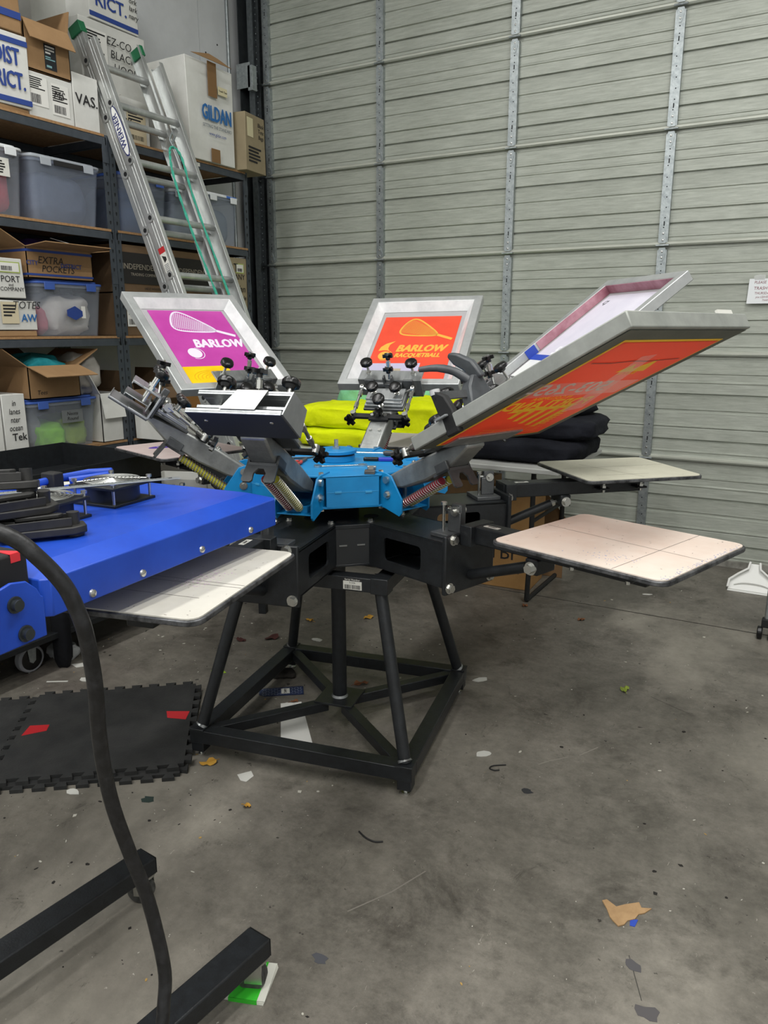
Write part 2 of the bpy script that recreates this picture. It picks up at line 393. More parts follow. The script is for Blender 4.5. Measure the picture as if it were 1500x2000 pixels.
# end stile at the left edge and its track
for k in range(NSEC):
    o = copy_tree(first, door); o.location = (-3.69, 0, SH * k)
tk = thing('trim_1', None, None, (0, 0, 0)); tag(tk, kind='structure')
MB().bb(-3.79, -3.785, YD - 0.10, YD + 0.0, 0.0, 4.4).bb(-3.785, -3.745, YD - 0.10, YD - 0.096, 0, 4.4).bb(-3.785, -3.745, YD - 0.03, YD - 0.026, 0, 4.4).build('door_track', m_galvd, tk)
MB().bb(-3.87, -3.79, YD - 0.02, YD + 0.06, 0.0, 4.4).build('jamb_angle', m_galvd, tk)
MB().bb(-3.85, -3.845, YD - 0.13, YD + 0.0, 0.0, 4.4).build('jamb_leg', m_dark, tk)
for zz in (0.6, 1.2, 1.83, 2.44, 3.05):
    MB().cyl((-3.79, YD - 0.065, zz), (-3.70, YD - 0.065, zz), 0.006, n=8).cyl((-3.775, YD - 0.065, zz), (-3.755, YD - 0.065, zz), 0.024, n=14).build('door_roller', m_pin, tk)
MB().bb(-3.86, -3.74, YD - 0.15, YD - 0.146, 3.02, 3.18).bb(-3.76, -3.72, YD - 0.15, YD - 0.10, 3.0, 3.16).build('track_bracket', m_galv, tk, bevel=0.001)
hs = MB()
for k in range(90): hs.cyl((-3.7445, YD - 0.065, 0.3 + k * 0.04), (-3.7435, YD - 0.065, 0.3 + k * 0.04), 0.004, n=6)
tag(hs.build('track_holes', m_galv, tk), kind='stuff')
MB().cyl((XL + 0.012, YD - 0.17, 0), (XL + 0.012, YD - 0.17, 4.4), 0.011, n=10).build('trim_2', m_galv)['kind'] = 'structure'
# handwritten note on the door
nt_ = thing('paper_note', 'white handwritten trash notice taped to the roller door', 'note', (-0.437, YD - 0.032, 1.507))
MB().prism([(0, 0), (0.005, 0.131), (0.22, 0.131), (0.217, 0.0)], 0, 0.001, frame((0, 0, 0), (1, 0, 0), (0, 0, 1))).build('sheet', mat('note_paper', '#e9ecee', 0.7), nt_)
m_redink = mat('red_marker', '#7e2338', 0.7)
F = lambda x, z: frame((x, -0.0013, z), (1, 0, 0), (0, 0, 1))
text('PLEASE TAKE', 0.021, m_redink, nt_, F(0.085, 0.111), shear=0.15, xs=0.9)
text('TRASH OUT', 0.023, m_redink, nt_, F(0.09, 0.080), shear=0.1, xs=0.95)
text('THURSDAY IF', 0.018, m_redink, nt_, F(0.085, 0.054), shear=0.15, xs=0.9)
text('you LEAVE LAST', 0.016, m_redink, nt_, F(0.09, 0.034), shear=0.2, xs=0.85)
text('THANKS', 0.014, m_redink, nt_, F(0.10, 0.017), shear=0.2, xs=0.9)
MB().prism([(0.03, 0.125), (0.025, 0.145), (0.05, 0.152), (0.085, 0.15), (0.08, 0.125)], 0, 0.0006, frame((0, -0.0012, 0), (1, 0, 0), (0, 0, 1))).build('tape', m_ctape, nt_)
# rust spot
MB().prism([(0, 0), (0.03, 0.008), (0.06, 0.004), (0.055, -0.008), (0.02, -0.01)], 0, 0.0008, frame((-1.40, -0.006, 1.43), (1, 0, 0), (0, 0, 1))).build('rust_spot', mat('rust', '#84583a', 0.8), door)
# ---------------------------------------------------------------- screen printing press
PX, PY = -1.395, 2.125
PH = [-17, 44, 103, 163, 223, 283]          # pallet headings
press = thing('screen_print_press', 'black and blue six-station rotary screen printing press in the middle of the room', 'printing press', (PX, PY, 0))
# --- stand
BA = R(11.3)
stand = D.objects.new('stand', None); COL.objects.link(stand); stand.parent = press
stand.location = (0.012, -0.018, 0); stand.rotation_euler = (0, 0, BA)
HB = 0.378; ZT = 0.098
def sp(mb, name, m=None, bevel=0.002, par=None, **k): return mb.build(name, m or m_black, par or stand, bevel=bevel, **k)
for (x0, x1, y0, y1) in ((-HB, HB, -HB, -HB + 0.05), (-HB, HB, HB - 0.05, HB)):
    sp(MB().bb(x0, x1, y0, y1, ZT - 0.045, ZT), 'base_beam')
for (x0, x1, y0, y1) in ((-HB, -HB + 0.05, -HB + 0.05, HB - 0.05), (HB - 0.05, HB, -HB + 0.05, HB - 0.05)):
    sp(MB().bb(x0, x1, y0, y1, ZT - 0.045, ZT), 'base_beam')
for sx in (-1, 1):
    for sy in (-1, 1):
        cx, cy = sx * (HB - 0.025), sy * (HB - 0.025)
        sp(MB().bb(cx - 0.027, cx + 0.027, cy - 0.027, cy + 0.027, ZT, ZT + 0.004), 'corner_plate', bevel=0.001)
        ft = sp(MB().bb(cx - 0.022, cx + 0.022, cy - 0.022, cy + 0.022, 0.020, ZT - 0.045), 'foot')
        MB().cyl((cx, cy, 0.0), (cx, cy, 0.006), 0.014, n=12).cyl((cx, cy, 0.006), (cx, cy, 0.022), 0.006, n=8).build('levelling_bolt', m_zinc, ft)
        t = 0.232
        leg = sp(MB().cyl((cx * 0.985, cy * 0.985, ZT + 0.002), (sx * t, sy * t, 0.595), 0.0195, n=20), 'leg', bevel=0)
        MB().cyl((cx * 0.985, cy * 0.985, ZT + 0.003), (cx * 0.975, cy * 0.975, ZT + 0.010), 0.0235, 0.020, n=16).build('weld', mat('weld_bead', '#8f9190', 0.35, 0.8), leg)
        d = Vector((cx, cy, 0)); L = d.length
        M = rotz(math.atan2(cy, cx))
        sp(MB().bb(0.05, L - 0.03, -0.018, 0.018, ZT - 0.04, ZT - 0.006, M), 'diagonal_brace')
sp(MB().bb(-0.07, 0.07, -0.07, 0.07, ZT - 0.008, ZT), 'centre_plate', bevel=0.001)
sp(MB().cyl((0, 0, ZT), (0, 0, 0.64), 0.0255, n=24), 'column', bevel=0)
MB().cyl((0, 0, ZT), (0, 0, ZT + 0.008), 0.030, 0.026, n=20).build('weld', MATS['weld_bead'], stand)
tb = 0.262
for (x0, x1, y0, y1) in ((-tb, tb, -tb, -tb + 0.05), (-tb, tb, tb - 0.05, tb), (-tb, -tb + 0.05, -tb + 0.05, tb - 0.05), (tb - 0.05, tb, -tb + 0.05, tb - 0.05)):
    sp(MB().bb(x0, x1, y0, y1, 0.592, 0.636), 'top_beam')
sp(MB().bb(-tb + 0.05, tb - 0.05, -0.03, 0.03, 0.598, 0.636).bb(-0.03, 0.03, -tb + 0.05, tb - 0.05, 0.598, 0.635), 'cross_beam')
sp(MB().bb(tb - 0.052, tb + 0.003, -tb - 0.003, -tb + 0.052, 0.589, 0.639), 'corner_sleeve')
sk = MB().bb(0.122, 0.182, -tb - 0.0012, -tb - 0.0002, 0.597, 0.624).build('serial_sticker', m_sticker, stand)
MB().bb(0.120, 0.184, -tb - 0.0011, -tb - 0.0001, 0.624, 0.633).build('sticker_band', m_ink, stand)
FS = lambda x, z: frame((x, -tb - 0.0014, z), (1, 0, 0), (0, 0, 1))
text('Serial Number', 0.0085, m_sticker, stand, FS(0.152, 0.6285), xs=1.0)
text('S-1036', 0.007, m_ink, stand, FS(0.152, 0.619))
bc = MB()
x = 0.127
while x < 0.177:
    w_ = random.choice((0.0008, 0.0016, 0.0024)); bc.bb(x, x + w_, -tb - 0.0016, -tb - 0.0010, 0.599, 0.612); x += w_ + random.choice((0.001, 0.0018))
bc.build('barcode', m_ink, stand)
# --- turntable: centre deck and six box arms
deck = MB()
pts = []
for k in range(6):
    a = R(PH[0] + 60 * k)
    for s_ in (-1, 1):
        pts.append((0.2646 * math.cos(a) - s_ * 0.0916 * math.sin(a), 0.2646 * math.sin(a) + s_ * 0.0916 * math.cos(a)))
deck.prism(pts, 0.775, 0.787).prism(pts, 0.655, 0.662)
tt = deck.build('turntable_deck', m_black, press, bevel=0.001)
MB().cyl((0, 0, 0.63), (0, 0, 0.655), 0.055, n=24).cyl((0, 0, 0.787), (0, 0, 0.85), 0.075, n=24).build('bearing', m_blackmatte, tt)
for k in range(12):
    a = R(30 * k + 8); rr = 0.19 if k % 2 else 0.235
    MB().cyl((rr * math.cos(a), rr * math.sin(a), 0.7871), (rr * math.cos(a), rr * math.sin(a), 0.7876), 0.024, n=20).build('deck_hole', mat('hole_black', '#020202', 0.9), tt)
for k in range(6):
    a = R(PH[0] + 30 + 60 * k); M = rotz(a)
    w_ = MB().bb(0.266, 0.274, -0.052, 0.052, 0.657, 0.786, M).build('web_panel', mat('turntable_web', '#26282a', 0.4, 0.2), tt, bevel=0.001)
    for y_ in (-0.03, 0.026): MB().box((0.2752, y_, 0.723), (0.003, 0.024, 0.004), M).build('weld', MATS['weld_bead'], w_)
    for s_ in (-0.062, 0.062):
        b_ = MB().cyl((0.245, s_, 0.787), (0.245, s_, 0.796), 0.0085, n=6, M=M).cyl((0.245, s_, 0.787), (0.245, s_, 0.789), 0.012, n=14, M=M).build('bolt', m_zinc, tt)
def side_plate(y, t):
    M = frame((0, y, 0), (1, 0, 0), (0, 0, 1))
    o = []; i = []
    n = 5
    inn = rrect(0.155, 0.072, 0.014, n - 1, 0.405, 0.722)
    # outer loop with the same count, following the rectangle corners
    for (cx, cy) in ((0.578, 0.787), (0.262, 0.787), (0.262, 0.655), (0.578, 0.655)):
        o += [(cx, cy)] * n
    return MB().ring(o, inn, -t / 2, t / 2, M)
def pallet_arm():
    arm = MB().bb(0.262, 0.578, -0.0916, 0.0916, 0.780, 0.787).bb(0.262, 0.578, -0.0916, 0.0916, 0.655, 0.661).build('pallet_arm', m_black, press, bevel=0.001)
    for s_ in (-1, 1): side_plate(s_ * 0.0886, 0.006).build('side_plate', m_black, arm)
    MB().bb(0.578, 0.592, -0.106, 0.106, 0.640, 0.812).build('end_plate', m_black, arm, bevel=0.004)
    for y, z in ((-0.088, 0.660), (0.088, 0.660), (-0.075, 0.798), (0.075, 0.798)): MB().cyl((0.592, y, z), (0.604, y, z), 0.012, n=6).cyl((0.592, y, z), (0.5945, y, z), 0.016, n=14).build('plate_bolt', m_zinc, arm)
    MB().bb(0.592, 1.145, -0.031, 0.031, 0.786, 0.836).build('arm_tube', m_black, arm, bevel=0.003)
    MB().bb(0.594, 0.634, -0.05, 0.05, 0.78, 0.838).build('tube_root', m_black, arm, bevel=0.002)
    sc_ = MB().bb(0.645, 0.695, -0.012, 0.004, 0.836, 0.8366).build('arm_sticker', m_sticker, arm)
    text('24007', 0.011, m_ink, arm, frame((0.67, -0.004, 0.8369), (1, 0, 0), (0, 1, 0)), name='sticker_number')
    MB().bb(0.81, 0.85, -0.04, 0.04, 0.745, 0.787).build('strut_bracket', m_black, arm, bevel=0.004)
    for s_ in (-1, 1): MB().cyl((0.83, s_ * 0.056, 0.763), (0.83, s_ * 0.04, 0.763), 0.013, n=6).cyl((0.83, s_ * 0.044, 0.763), (0.83, s_ * 0.04, 0.763), 0.018, n=16).build('bracket_bolt', m_zinc, arm)
    MB().cyl((0.595, -0.0, 0.682), (0.79, 0.0, 0.750), 0.0155, n=16).build('strut', m_black, arm)
    MB().cyl((0.79, 0.0, 0.750), (0.825, 0.0, 0.762), 0.009, n=10).cyl((0.79, 0.0, 0.750), (0.802, 0.0, 0.7545), 0.0135, n=6).build('strut_end', m_zinc, arm)
    # registration stop on the box
    MB().bb(0.485, 0.572, -0.055, 0.055, 0.787, 0.800).build('stop_base', m_castdark, arm, bevel=0.002)
    MB().bb(0.525, 0.562, -0.010, 0.010, 0.800, 0.882).bb(0.515, 0.562, -0.014, -0.004, 0.800, 0.86).build('stop_upright', m_castdark, arm, bevel=0.002)
    MB().cyl((0.543, -0.028, 0.862), (0.543, 0.028, 0.862), 0.006, n=10).cyl((0.543, -0.020, 0.862), (0.543, -0.010, 0.862), 0.014, n=18).cyl((0.543, 0.010, 0.862), (0.543, 0.022, 0.862), 0.012, n=18).cyl((0.503, 0.0, 0.862), (0.525, 0.0, 0.862), 0.006, n=8).cyl((0.503, 0.0, 0.862), (0.509, 0.0, 0.862), 0.009, n=6).build('stop_roller', m_zinc, arm)
    MB().cyl((0.503, -0.018, 0.800), (0.503, -0.018, 0.880), 0.0045, n=8).cyl((0.503, -0.018, 0.876), (0.503, -0.018, 0.884), 0.009, n=6).build('stop_bolt', m_zinc, arm)
    return arm
arm0 = pallet_arm()
PAL = [('#d6c6b8', '#ddd2c6'), ('#c9c6b2', '#d4d1be'), ('#cfc8c0', '#d8d2ca'), ('#cbb6b2', '#d6c6c2'), ('#d3d1ca', '#dad8d0'), ('#c2beb2', '#cdc9be')]
for k, hd in enumerate(PH):
    a_ = arm0 if k == 0 else copy_tree(arm0, press)
    a_.rotation_euler = (0, 0, R(hd))
    W_, L_ = 0.415, 0.455
    pl = MB().prism(rrect(L_, W_, 0.03, 4, 0.82 + L_ / 2, 0), 0.857, 0.868).build('pallet', mat('pallet_aluminium_edge', '#6d6e70', 0.45, 0.6, '#2a2b2d', 30), press, bevel=0.002, rz=R(hd))
    c1, c2 = PAL[k]
    MB().prism(rrect(L_ - 0.012, W_ - 0.012, 0.026, 4, 0.82 + L_ / 2, 0), 0.868, 0.8705).build('pallet_paper', mat('pallet_paper_%d' % k, c1, 0.62, 0, c2, 7, bump=0.02, bscale=60), pl)
    for x_ in (0.965, 1.115):
        MB().bb(x_ - 0.02, x_ + 0.02, -0.075, 0.075, 0.805, 0.812).build('clamp_plate', m_black, pl, bevel=0.002)
        for s_ in (-1, 1): MB().cyl((x_, s_ * 0.062, 0.795), (x_, s_ * 0.062, 0.857), 0.006, n=8).cyl((x_, s_ * 0.062, 0.812), (x_, s_ * 0.062, 0.821), 0.011, n=6).build('clamp_bolt', m_zinc, pl)
    ln = MB()
    for (x0, y0, x1, y1) in {0: ((0.835, 0.02, 1.26, 0.0), (1.15, -0.2, 1.155, 0.2)), 1: ((0.85, 0.03, 1.26, 0.03), (0.9, -0.12, 1.1, -0.13), (0.95, 0.1, 1.05, -0.18)),
                             5: ((1.06, -0.2, 1.075, 0.2), (1.085, -0.2, 1.09, 0.2), (1.16, -0.1, 1.165, 0.15))}.get(k, ()):
        d = Vector((x1 - x0, y1 - y0, 0)); nrm = Vector((-d.y, d.x, 0)).normalized() * 0.0007
        p = Vector((x0, y0, 0.8708)); q = Vector((x1, y1, 0.8708)); ln.quad(p - nrm, q - nrm, q + nrm, p + nrm)
    if ln.v: ln.build('pencil_line', mat('pencil', '#6b6460', 0.8), pl)
    sm_ = MB(); rnd = random.Random(k)
    for i in range(46):
        x_, y_ = rnd.uniform(0.84, 1.26), rnd.uniform(-0.19, 0.19); l_ = rnd.uniform(0.001, 0.006); a = rnd.uniform(0, 3.1)
        d = Vector((math.cos(a), math.sin(a), 0)) * l_; nn = Vector((-d.y, d.x, 0)).normalized() * 0.0006; p = Vector((x_, y_, 0.8709)); sm_.quad(p - nn, p + d - nn, p + d + nn, p + nn)
    tag(sm_.build('scuff_marks', mat('scuff', '#7b736d', 0.8), pl), kind='stuff')
    if k == 3:
        e_ = MB(); e_.prism([(1.12 + 0.035 * math.cos(t * 0.35), 0.03 + 0.085 * math.sin(t * 0.35)) for t in range(18)], 0.8705, 0.8712); e_.build('purple_print', mat('purple_ink', '#5a3ea6', 0.6), pl)
        text('IMU', 0.05, mat('purple_print_light', '#c3b6cf', 0.6), pl, frame((1.12, 0.03, 0.8716), (0, -1, 0), (1, 0, 0)), bold=0.02, name='print_letters')
    if k in (0, 5):
        e_ = MB(); rnd = random.Random(k + 40)
        for i in range(160):
            if k == 0: x_, y_ = (rnd.gauss(1.262, 0.006), rnd.uniform(-0.19, 0.19)) if i < 110 else (rnd.gauss(1.10, 0.03), rnd.gauss(-0.12, 0.02))
            else: x_, y_ = rnd.gauss(1.05, 0.03), rnd.gauss(0.1, 0.02)
            x_ = min(x_, 1.266); s_ = rnd.uniform(0.0008, 0.002); e_.prism(ngon(s_, 5, rnd.random(), x_, y_), 0.8706, 0.8709)
        e_ = e_.build('blue_ink_specks' if k == 0 else 'pink_ink_specks', mat('blue_ink_haze' if k == 0 else 'pink_ink_haze', '#a3a9c4' if k == 0 else '#cdb9c6', 0.7), pl); tag(e_, kind='stuff')
# --- blue head hub
hub = MB(); pts = []
for k in range(6):
    a = R(PH[0] + 30 + 60 * k)
    for s_ in (-1, 1): pts.append((0.285 * math.cos(a) - s_ * 0.083 * math.sin(a), 0.285 * math.sin(a) + s_ * 0.083 * math.cos(a)))
hub.prism(pts, 0.936, 0.942).prism(pts, 0.842, 0.848)
hb = hub.build('head_hub', m_blue, press, bevel=0.001)
MB().cyl((0, 0, 0.848), (0, 0, 0.936), 0.12, n=24).build('hub_core', m_blue, hb)
MB().cyl((0, 0, 0.942), (0, 0, 0.962), 0.062, n=32).cyl((0, 0, 0.968), (0, 0, 0.980), 0.068, n=32).build('hub_cap', m_blue, hb, bevel=0.002)
MB().cyl((0, 0, 0.962), (0, 0, 0.968), 0.060, n=32).build('cap_gap', m_blackmatte, hb)
MB().cyl((0.0, 0, 0.98), (0.0, 0, 1.012), 0.007, n=10).cyl((0, 0, 0.98), (0, 0, 0.988), 0.013, n=6).build('cap_bolt', m_zinc, hb)
for k in range(6):
    M = rotz(R(PH[0] + 30 + 60 * k))
    w_ = MB().bb(0.277, 0.285, -0.081, 0.081, 0.843, 0.941, M).build('hub_panel', m_blue, hb, bevel=0.0015)
    MB().box((0.2855, -0.045, 0.893), (0.004, 0.02, 0.006), M).box((0.2855, 0.048, 0.891), (0.004, 0.02, 0.006), M).box((0.2853, 0, 0.892), (0.0008, 0.16, 0.001), M).build('weld_seam', mat('hub_blue_weld', '#3c95c6', 0.4), w_)
    for s_ in (-0.092, 0.092):
        MB().cyl((0.262, s_, 0.832), (0.262, s_, 0.951), 0.008, n=6, M=M).build('hub_bolt', m_zinc, hb)
    M = rotz(R(PH[0] + 60 * k))
    for s_ in (-1, 1):
        poly = [(0.225, 0.842), (0.225, 0.947), (0.30, 0.947), (0.325, 0.94), (0.372, 0.875), (0.372, 0.833), (0.362, 0.822), (0.30, 0.838)]
        ear = MB().prism(poly, -0.003, 0.003, M @ frame((0, s_ * 0.058, 0), (1, 0, 0), (0, 0, 1))).build('hub_ear', m_blue, hb, bevel=0.001)
        MB().cyl((0.31, s_ * 0.061, 0.927), (0.31, s_ * 0.070, 0.927), 0.011, n=14, M=M).build('pivot_bolt', m_zinc, ear)
        MB().cyl((0.312, s_ * 0.061, 0.882), (0.312, s_ * 0.064, 0.882), 0.013, n=14, M=M).cyl((0.312, s_ * 0.061, 0.882), (0.312, s_ * 0.072, 0.882), 0.008, n=6, M=M).build('ear_bolt', m_zinc, ear)
    MB().bb(0.30, 0.368, -0.055, 0.055, 0.838, 0.842, M).bb(0.345, 0.349, -0.038, 0.038, 0.842, 0.862, M).bb(0.315, 0.349, -0.038, -0.034, 0.842, 0.862, M).bb(0.315, 0.349, 0.034, 0.038, 0.842, 0.862, M).build('spring_tray', m_blue, hb, bevel=0.001)
# --- print arms with micro registration and screen clamps
PZ, PR_ = 0.927, 0.31
HEAD = [(-18.7, 27.3), (41.8, 37.7), (100.7, 36), (160.7, 37.7), (226, 35.5), (282.3, 34)]    # heading, tilt
def star(mb, c, ax, r=0.02, h=0.012, M=None, n=5):
    ax = Vector(ax).normalized(); x = ax.orthogonal().normalized(); F_ = frame(c, x, ax.cross(x))
    if M is not None: F_ = M @ F_
    poly = []
    for i in range(n):
        for da, k in ((-13, 1.0), (13, 1.0), (36, 0.48)):
            a = R(360 / n * i + da); poly.append((r * k * math.cos(a), r * k * math.sin(a)))
    mb.prism(poly, 0, h, F_); mb.cyl((0, 0, -h * 0.8), (0, 0, 0), r * 0.42, n=12, M=F_)
def knob(mb, c, ax, r=0.025, h=0.017):
    ax = Vector(ax).normalized(); x = ax.orthogonal().normalized(); F_ = frame(c, x, ax.cross(x))
    n = 36; pr = [(0.45, -0.008), (0.62, 0.0), (0.98, 0.001), (1.0, 0.3 * h), (1.0, 0.7 * h), (0.86, h), (0.5, h * 1.12), (0.02, h * 1.15)]
    vs = []
    for k_, z in pr:
        for i in range(n):
            a = 2 * math.pi * i / n; rr = r * k_ * (1 - (0.06 * (0.5 + 0.5 * math.cos(9 * a)) if 0.9 < k_ else 0)); vs.append((rr * math.cos(a), rr * math.sin(a), z))
    fs = [(j * n + i, j * n + (i + 1) % n, (j + 1) * n + (i + 1) % n, (j + 1) * n + i) for j in range(len(pr) - 1) for i in range(n)]
    fs += [tuple(range(n - 1, -1, -1)), tuple(range((len(pr) - 1) * n, len(pr) * n))]
    mb.add(vs, fs, F_)
def helix(mb, p0, p1, r, turns, wr, n=12, m=5):
    p0 = Vector(p0); p1 = Vector(p1); d = p1 - p0; a = d.orthogonal().normalized(); b = d.normalized().cross(a)
    N = int(turns * n)
    mb.tube([p0 + d * (i / N) + a * (r * math.cos(2 * math.pi * i / n)) + b * (r * math.sin(2 * math.pi * i / n)) for i in range(N + 1)], wr, m)
m_chan = mat('clamp_channel', '#9fa2a3', 0.38, 0.8, '#b5b8b8', 10, stretch=(1, 6, 1))
m_chand = mat('clamp_plate_grey', '#5a5e63', 0.45, 0.6)
def print_arm():
    P = [(-0.03, -0.022), (-0.025, 0.012), (0.10, 0.014), (0.235, 0.006), (0.335, -0.006), (0.335, -0.026), (0.25, -0.052), (0.14, -0.054), (0.04, -0.042)]
    arm = MB().prism(P, -0.037, 0.037, frame((0, 0, 0), (1, 0, 0), (0, 0, 1))).build('print_arm', m_cast, press, bevel=0.006)
    for s_ in (-0.018, 0.018): MB().cyl((0.10, s_, 0.012), (0.10, s_, 0.020), 0.006, n=10).build('arm_bolt', m_zinc, arm)
    # fork below
    fk = MB()
    fo = [(-0.045, 0.0), (-0.048, -0.052), (-0.042, -0.058), (-0.022, -0.058), (-0.016, -0.052), (-0.018, -0.03), (-0.008, -0.016), (0.008, -0.016), (0.018, -0.03), (0.016, -0.052), (0.022, -0.058), (0.042, -0.058), (0.048, -0.052), (0.045, 0.0)]
    M = frame((0.246, 0, -0.056), (0, 1, 0), (-0.15, 0, 1))
    for a, b in (((0, 1, 2, 3, 4, 5, 6), 1), ((7, 8, 9, 10, 11, 12, 13), 1)): fk.prism([fo[i] for i in (a if True else a)] + ([(0.0, -0.016), (0.0, 0.0)] if a[0] == 0 else []) if a[0] == 0 else [(0.0, 0.0), (0.0, -0.016)] + [fo[i] for i in a], -0.003, 0.003, M)
    fk.build('fork', m_castdark, arm)
    MB().bb(0.185, 0.25, -0.046, 0.046, -0.062, -0.052).bb(0.20, 0.25, -0.046, -0.038, -0.062, -0.03).bb(0.20, 0.25, 0.038, 0.046, -0.062, -0.03).build('fork_bracket', m_castdark, arm, bevel=0.002)
    for s_, cm in ((-0.016, '#8f2236'), (0.016, '#a9a437')):
        h = MB(); helix(h, (-0.008, s_, -0.082), (0.185, s_, -0.072), 0.0125, 20, 0.0014)
        sp_ = h.build('spring', mat('spring_wire', '#c4c4bd', 0.3, 0.8), arm)
        MB().cyl((-0.008, s_, -0.082), (0.185, s_, -0.072), 0.0112, n=10).build('spring_core', mat('spring_core_%s' % cm, cm, 0.6), sp_)
    # micro registration
    MB().bb(0.215, 0.335, -0.082, 0.082, 0.006, 0.016).build('slide_plate', m_castdark, arm, bevel=0.003)
    MB().bb(0.225, 0.325, -0.078, 0.078, 0.016, 0.026).bb(0.232, 0.318, -0.072, 0.072, 0.026, 0.036).bb(0.245, 0.305, -0.075, 0.075, 0.036, 0.043).build('slide_block', m_chan, arm, bevel=0.0015)
    MB().bb(0.155, 0.178, -0.108, 0.108, 0.016, 0.028).bb(0.148, 0.185, -0.04, 0.04, 0.014, 0.026).build('cross_bar', m_blackmatte, arm, bevel=0.002)
    for s_ in (-1, 1):
        y = s_ * 0.104; rods = MB()
        rods.cyl((0.168, y, 0.03), (0.305, y * 1.02, 0.046), 0.0055, n=10).cyl((0.20, y, 0.034), (0.225, y, 0.037), 0.009, n=6).cyl((0.262, y, 0.041), (0.285, y, 0.044), 0.009, n=6)
        rods.cyl((0.305, y - 0.007, 0.046), (0.305, y + 0.007, 0.046), 0.013, n=14).cyl((0.305, y, 0.036), (0.305, y, 0.060), 0.006, n=8).cyl((0.168, y, 0.018), (0.168, y, 0.042), 0.011, n=12)
        rods.cyl((0.305, y, 0.046), (0.305, y * 0.75, 0.03), 0.007, n=8)
        rods.build('turnbuckle', m_zinc, arm)
    for s_ in (-0.026, 0.026): MB().cyl((0.166, s_, 0.026), (0.166, s_, 0.034), 0.008, n=6).build('cross_bar_bolt', m_zinc, arm)
    for s_ in (-1, 1):
        k_ = MB(); star(k_, (0.142, s_ * 0.108, 0.026), (-1, s_ * 0.25, 0.15), 0.024); k_.build('star_knob', m_blackgloss, arm)
    k_ = MB(); star(k_, (0.166, 0, 0.040), (0, 0, 1), 0.02); k_.build('star_knob', m_blackgloss, arm)
    def kn(c, ax, l):
        c = Vector(c); ax = Vector(ax).normalized(); k_ = MB(); knob(k_, c, ax); o = k_.build('round_knob', m_blackgloss, arm, ang=50)
        MB().cyl(c - ax * l, c, 0.0052, n=10).cyl(c - ax * l, c - ax * (l - 0.009), 0.0105, n=6).build('knob_bolt', m_zinc, o)
    kn((0.20, 0, 0.076), (-0.25, 0, 1), 0.042)
    for s_ in (-1, 1): kn((0.272, s_ * 0.047, 0.074), (-0.15, 0, 1), 0.033)
    # hinge column and its star knobs
    MB().bb(0.318, 0.345, -0.016, 0.016, 0.0, 0.055).cyl((0.33, -0.055, 0.043), (0.33, 0.055, 0.043), 0.012, n=14).bb(0.32, 0.34, 0.012, 0.02, 0.04, 0.085).bb(0.32, 0.34, -0.02, -0.012, 0.04, 0.085).build('tilt_hinge', m_castdark, arm, bevel=0.002)
    k_ = MB(); star(k_, (0.352, 0, 0.095), (0.35, 0, 1), 0.021); o = k_.build('star_knob', m_blackgloss, arm)
    MB().cyl((0.325, 0, 0.02), (0.385, 0, 0.155), 0.0045, n=8).cyl((0.362, 0, 0.105), (0.371, 0, 0.126), 0.009, n=6).build('tilt_screw', m_zinc, o)
    k_ = MB(); star(k_, (0.378, 0, 0.140), (0.35, 0, 1), 0.021); k_.build('star_knob', m_blackgloss, arm)
    # screen clamp channel
    MB().bb(0.335, 0.341, -0.13, 0.13, -0.018, 0.062).bb(0.335, 0.395, -0.13, 0.13, 0.056, 0.062).bb(0.335, 0.40, -0.13, 0.13, -0.018, -0.012).build('clamp_channel', m_chan, arm, bevel=0.001)
    for s_ in (-1, 1): MB().bb(0.326, 0.335, s_ * 0.08 - 0.02, s_ * 0.08 + 0.02, -0.01, 0.068).build('clamp_lug', m_castdark, arm, bevel=0.002)
    for s_ in (-1, 1): kn((0.372, s_ * 0.092, 0.110), (0, 0, 1), 0.048)
    return arm
pa0 = print_arm()
def head_matrix(hd, tl): return rotz(R(hd)) @ tr(PR_, 0, PZ) @ roty(R(-tl))
ARMS = []
for k, (hd, tl) in enumerate(HEAD):
    a_ = pa0 if k == 0 else copy_tree(pa0, press)
    a_.matrix_local = head_matrix(hd, tl); ARMS.append(a_)
# the empty heads carry a bare aluminium jaw; the one nearest the camera has a paper strip taped on
for k in (4, 5):
    MB().bb(0.400, 0.462, -0.13, 0.13, -0.018, -0.013).bb(0.459, 0.462, -0.13, 0.13, -0.021, -0.008).build('lower_jaw', m_chan, ARMS[k], bevel=0.001)
    MB().bb(0.395, 0.428, -0.13, 0.13, 0.056, 0.062).bb(0.425, 0.428, -0.13, 0.13, 0.050, 0.056).build('upper_jaw', m_chan, ARMS[k], bevel=0.001)
    MB().bb(0.352, 0.43, -0.122, 0.122, 0.016, 0.019).bb(0.352, 0.355, -0.122, 0.122, 0.0, 0.034).bb(0.427, 0.43, -0.122, 0.122, 0.010, 0.019).build('pressure_bar', m_chan, ARMS[k], bevel=0.001)
    for s_ in (-0.092, 0.092): MB().cyl((0.372, s_, 0.02), (0.372, s_, 0.056), 0.0055, n=10).build('pressure_bolt', m_zinc, ARMS[k])
    for s_ in (-1, 1): MB().prism([(0.335, -0.018), (0.46, -0.018), (0.428, 0.062), (0.335, 0.062)], -0.002, 0.002, frame((0, s_ * 0.132, 0), (1, 0, 0), (0, 0, 1))).build('end_plate', m_chan, ARMS[k]) if s_ > 0 and k == 5 else None
m_jawu = mat('jaw_underside', '#474b52', 0.5, 0.4)
for k in (4, 5):
    MB().bb(0.337, 0.461, -0.129, 0.129, -0.0215, -0.0182).build('lower_jaw_underface', m_jawu, ARMS[k])  # darker colour laid over the underside of the bare lower jaw
